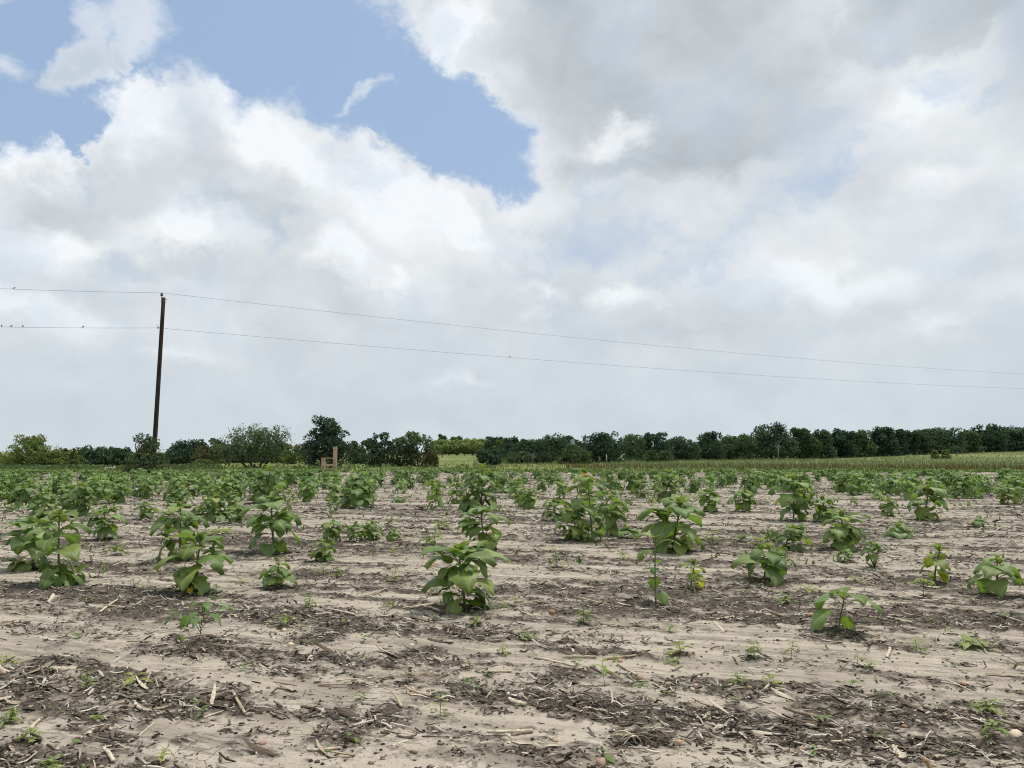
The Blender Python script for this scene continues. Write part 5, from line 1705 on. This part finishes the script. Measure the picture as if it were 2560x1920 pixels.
# root crowns of last year's corn
def root_clump(px, py, wpx, label, seed):
    rg = np.random.default_rng(seed)
    g = on_ground(px, py); g.z = gz(g.x, g.y) - .005
    R = px_size(wpx, g.y)
    root = bpy.data.objects.new('root_clump', None); COL.objects.link(root); root.location = g
    tag(root, label, 'roots', 'torn-up corn root clumps')
    for k in range(22):
        mb = MB()
        a = rg.uniform(0, 6.28); r = R * rg.uniform(.5, 1.1); h = R * rg.uniform(.12, .5)
        e = np.array([math.cos(a) * r, math.sin(a) * r * .7, rg.uniform(0, .03)])
        s = rg.normal(0, R * .12, 3) * [1, 1, .3] + [0, 0, R * .15]
        m = (s + e) / 2 + [0, 0, h] + rg.normal(0, R * .1, 3) * [1, 1, .2]
        t = np.linspace(0, 1, 6)[:, None]
        mb.tube((1 - t) ** 2 * s + 2 * t * (1 - t) * m + t * t * e, R * .05 * np.linspace(1, .35, 6) * rg.uniform(.6, 1.2), 5)
        new_obj('root', mb.mesh('root', M_STALK), root, None, [TAN, GREY, PALE, DARK][k % 4])


root_clump(1590, 1858, 58, 'tangled corn root clump, nearest, in the right-centre foreground', 1)
root_clump(1349, 1510, 26, 'spiky corn root clump behind the narrow-leaved weed', 2)
root_clump(1590, 1568, 26, 'corn root clump on pale soil in the middle right', 3)
root_clump(1240, 1755, 14, 'small knot of roots on pale soil in the centre foreground', 4)


# stones
def stone_mesh(seed):
    rg = np.random.default_rng(seed)
    import bmesh
    bm = bmesh.new(); bmesh.ops.create_icosphere(bm, subdivisions=2, radius=1.0)
    for v in bm.verts:
        n = vnoise(v.co.x * 1.3 + seed * 3, v.co.y * 1.3 + v.co.z * 1.7)
        v.co *= .82 + .36 * float(n); v.co.z *= .72
    me = bpy.data.meshes.new('stone'); bm.to_mesh(me); bm.free()
    me.polygons.foreach_set('use_smooth', np.ones(len(me.polygons), bool)); me.materials.append(M_STONE)
    return me


STONES = [stone_mesh(s) for s in range(6)]
ORNG, PINK, BRWN, GRYS, WHT, TANS = (1.35, 1.0, .68), (1.12, .95, .86), (.8, .62, .48), (.62, .66, .72), (1.75, 1.8, 1.75), (1.25, 1.1, .9)
HSTONES = [(1380, 1530, 9, BRWN, 'round brown stone beside the spiky root clump'), (1600, 1698, 10, PINK, 'pinkish brown stone in the right-centre foreground'), (1671, 1715, 9, TANS, 'tan stone right of the pinkish brown one'),
           (1739, 1722, 7, PINK, 'small pink stone beside dark husks'), (1505, 1914, 15, PINK, 'largest smooth stone at the bottom edge'), (1697, 1861, 8, ORNG, 'orange stone right of the tangled root clump'),
           (1388, 1860, 8, TANS, 'pale tan stone left of the tangled root clump'), (2004, 1877, 8, ORNG, 'bright orange round stone in the right foreground'), (2540, 1853, 16, WHT, 'large pale flat stone at the right edge'),
           (2368, 1799, 8, TANS, 'yellowish stone on the dark ridge at right'), (711, 1578, 7, WHT, 'white pebble below the twin seedlings'), (727, 1617, 9, WHT, 'pale cream stone left of centre'),
           (1029, 1617, 7, WHT, 'white stone in dark litter in the centre'), (657, 1862, 9, PINK, 'dull pink stone in the centre-left foreground'), (1621, 1904, 11, GRYS, 'grey oval stone near the bottom edge'),
           (1874, 1734, 8, BRWN, 'brown stone under the weed on dark stalks'), (1378, 1793, 12, GRYS, 'grey half-buried stone in the centre foreground'), (2027, 1546, 9, ORNG, 'flat orange-tan stone left of the nearest right sunflower'),
           (2182, 1578, 6, PINK, 'pink pebble right of the nearest right sunflower'), (1078, 1420, 8, ORNG, 'orange stone left of the central sunflower'), (254, 1823, 8, BRWN, 'brown stone between a pale stalk pair at left'),
           (1029, 1737, 7, TANS, 'pale pinkish stone on bare soil in the centre'), (1147, 1752, 9, GRYS, 'grey stone right of the lacy weed'), (1550, 1655, 8, PINK, 'pale orange stone by the grass tuft'),
           (2262, 1815, 8, BRWN, 'brown pebble pair on the dark ridge'), (2409, 1717, 6, ORNG, 'small orange stone at the tip of a pale stalk'), (8, 1690, 8, PINK, 'pinkish stone at the left edge')]
for i, (px, py, r, c, lab) in enumerate(HSTONES):
    g = on_ground(px, py); R = px_size(r, g.y)
    o = new_obj('stone', STONES[i % 6], None, TRS((g.x, g.y, gz(g.x, g.y) + R * .22), (.1, .15, i * 1.3), (R * 1.1, R * .9, R)), c)
    tag(o, lab, 'stone', 'stones on the field')

# scattered stalk pieces large enough to tell apart
rg = random.Random(5)
cnt = 0
while cnt < 205:
    y = 3.2 * math.exp(rg.random() ** 1.15 * math.log(13 / 3.2)); x = rg.uniform(-.68, .68) * y
    dk = float(dark_soil_shade(np.array([x]), np.array([y]))[0])
    if rg.random() > .08 + .95 * dk: continue
    kind = rg.choice(['stalk', 'stalk', 'split', 'husk', 'husk'])
    L = rg.uniform(.06, .20) * (1.0 + .05 * y); w = rg.uniform(.12, .24) * (1 if kind != 'husk' else .95)
    a = math.radians(90 + rg.gauss(-17, 38))
    z = gz(x, y)
    o = new_obj('corn_husk' if kind == 'husk' else 'corn_stalk', STALKS[kind][rg.randrange(4)], None,
                Matrix.Translation((x, y, z + .001)) @ Matrix.Rotation(a, 4, 'Z') @ Matrix.Rotation(rg.gauss(.05, .12), 4, 'X') @ Matrix.Rotation(rg.uniform(-.6, .6), 4, 'Y') @ Matrix.Diagonal((w, L, w, 1)),
                [PALE, PALE, TAN, TAN, GREY, DARK][rg.randrange(6)])
    zone = ('near ' if y < 5.5 else 'middle ') + ('left' if x < -.2 * y else 'right' if x > .2 * y else 'centre')
    nm = 'husk curl' if kind == 'husk' else 'stalk piece'
    tag(o, 'small dry %s among the litter of the %s ground' % (nm, zone), 'husk' if kind == 'husk' else 'stalk', 'litter pieces of the %s ground' % zone)
    cnt += 1


# ---- litter, crumbs and pebbles too many to count
def scatter(n, seed, y0, y1, weight):
    rg = np.random.default_rng(seed)
    X, Y = [], []
    got = 0
    while got < n:
        m = n * 2
        y = y0 * np.exp(rg.random(m) * math.log(y1 / y0)); x = rg.uniform(-.98, .98, m) * y
        k = rg.random(m) < weight(x, y)
        X.append(x[k]); Y.append(y[k]); got += int(k.sum())
    return np.concatenate(X)[:n], np.concatenate(Y)[:n], rg


def litter_weight(x, y):
    s, t = st(x, y)
    return np.clip(.03 + .75 * dark_soil_shade(x, y) + 1.6 * (fbm(s * .9, t * 3.2, 3, off=51) - .52), .02, 1)


def strips(name, label, n, seed, y0, y1, l0, l1, w0, w1, mat, up=.25, grow=.5, wfun=litter_weight):
    x, y, rg = scatter(n, seed, y0, y1, wfun)
    z = ground_h(x, y)
    g = 1 + grow * np.maximum(0, y - 6) / 10
    L = rg.uniform(0, 1, n) ** 1.8 * (l1 - l0) + l0; L = L * g; W = rg.uniform(w0, w1, n) * g
    a = rg.normal(math.radians(-17), .75, n)
    e = rg.normal(0, up, n)
    T = np.stack([np.cos(a) * np.cos(e), np.sin(a) * np.cos(e), np.sin(e)], 1)
    B = np.cross(T, [0, 0, 1.0]); B /= np.linalg.norm(B, axis=1)[:, None]
    ro = rg.normal(0, .7, n)[:, None]
    Nn = np.cross(B, T); B2 = B * np.cos(ro) + Nn * np.sin(ro); N2 = np.cross(B2, T)
    c = np.stack([x, y, z + np.abs(np.sin(e)) * L * .35 + W * .4], 1)
    bow = rg.normal(0, .10, n)[:, None] * L[:, None]
    V = []
    for q, ww in ((-.5, .7), (0, 1.0), (.5, .55)):
        m = c + T * (L[:, None] * q) + N2 * bow * (1 - 4 * q * q)
        V += [m - B2 * W[:, None] * ww * .5, m + N2 * W[:, None] * .35, m + B2 * W[:, None] * ww * .5]
    V = np.stack(V, 1).reshape(-1, 3)
    base = (np.arange(n) * 9)[:, None, None]
    f = np.array([[0, 1, 4, 3], [1, 2, 5, 4], [2, 0, 3, 5], [3, 4, 7, 6], [4, 5, 8, 7], [5, 3, 6, 8]])[None]
    F = (base + f).reshape(-1, 4)
    tone = np.repeat(rg.beta(.8, .7, n), 9)
    o = new_obj(name, make_mesh(name, V, F, [mat], False, attrs={'tone': tone}))
    return tag(o, label, 'litter', kind='stuff')


M_CHAFF = attr_material('chaff', (0.07, 0.058, 0.046), (0.58, 0.525, 0.43))
M_BROWN = attr_material('brown_litter', (0.020, 0.016, 0.013), (0.19, 0.155, 0.115))
strips('crop_litter', 'broken straw and stalk litter over the near field', 14000, 1, 1.9, 14, .012, .11, .005, .016, M_CHAFF)
strips('dark_litter', 'weathered brown shreds over the near field', 14000, 2, 1.9, 14, .012, .085, .005, .018, M_BROWN)
strips('far_litter', 'straw litter over the middle and far field', 13500, 3, 12, 45, .03, .14, .010, .024, M_CHAFF, .2, .5)


def lumps(name, label, n, seed, y0, y1, r0, r1, mat, wfun, flat=.55, cat='soil'):
    x, y, rg = scatter(n, seed, y0, y1, wfun)
    z = ground_h(x, y)
    r = rg.uniform(0, 1, n) ** 2.2 * (r1 - r0) + r0
    O = np.array([[1, 0, 0], [-.5, .87, 0], [-.5, -.87, 0], [.5, .5, .75], [-.7, .1, .7], [.3, -.6, .8], [0, 0, -.8]], float)
    f = np.array([[0, 1, 3], [1, 4, 3], [1, 2, 4], [2, 5, 4], [2, 0, 5], [0, 3, 5], [3, 4, 5], [1, 0, 6], [2, 1, 6], [0, 2, 6]])
    V = O[None] * (1 + rg.normal(0, .22, (n, 7, 1))) * r[:, None, None] * np.array([1, 1, flat])
    a = rg.uniform(0, 6.28, n)
    c, s = np.cos(a)[:, None], np.sin(a)[:, None]
    V = np.stack([V[..., 0] * c - V[..., 1] * s + x[:, None], V[..., 0] * s + V[..., 1] * c + y[:, None], V[..., 2] + (z + r * .15)[:, None]], -1).reshape(-1, 3)
    F = ((np.arange(n) * 7)[:, None, None] + f[None]).reshape(-1, 3)
    o = new_obj(name, make_mesh(name, V, F, [mat], True, attrs={'tone': np.repeat(np.clip(rg.normal(.5, .28, n), 0, 1), 7)}))
    return tag(o, label, cat, kind='stuff')


M_CRUMB = attr_material('soil_crumbs', (0.025, 0.020, 0.016), (0.17, 0.14, 0.112))
M_CRUST = attr_material('crust_crumbs', (0.20, 0.17, 0.135), (0.46, 0.40, 0.32))
M_PEB = attr_material('pebbles', (0.26, 0.20, 0.15), (0.62, 0.56, 0.47), rough=.7)
lumps('soil_crumbs', 'dark crumbs of worked soil', 21000, 4, 1.9, 13, .002, .013, M_CRUMB, lambda x, y: np.clip(.04 + 1.0 * dark_soil_shade(x, y), 0, 1))
lumps('crust_crumbs', 'pale broken bits of soil crust', 9000, 5, 1.9, 12, .003, .016, M_CRUST, lambda x, y: np.clip(.25 + .3 * fbm(x * 2, y * 2, 2), 0, 1), .5)
lumps('pebbles', 'small pale pebbles in the soil', 3300, 6, 1.9, 12, .004, .015, M_PEB, litter_weight, .8, 'pebbles')

# tiny sprouts dotted over the near soil
x, y, rgq = scatter(240, 9, 2.4, 15, lambda x, y: np.full(x.shape, .5))
V, F, n = [], [], 0
for X, Y in zip(x, y):
    z = gz(X, Y); k = rgq.integers(2, 5); h = rgq.uniform(.012, .038) * (1 + Y * .05)
    for q in range(k + 1):
        v, f, u = ARR['seed'][int(rgq.integers(3))]
        M = np.array(TRS((X + rgq.normal(0, h * .15), Y + rgq.normal(0, h * .15), z + h * rgq.uniform(.3, 1)), (rgq.uniform(-.2, .4), 0, rgq.uniform(0, 6.28)), h * rgq.uniform(.7, 1.3)))
        V.append(v @ M[:3, :3].T + M[:3, 3]); F += [tuple(i + n for i in g) for g in f]; n += len(v)
o = new_obj('tiny_sprouts', make_mesh('tiny_sprouts', np.concatenate(V), F, [M_WEED], True))
tag(o, 'tiny green sprouts dotted over the bare soil', 'sprouts', kind='stuff')
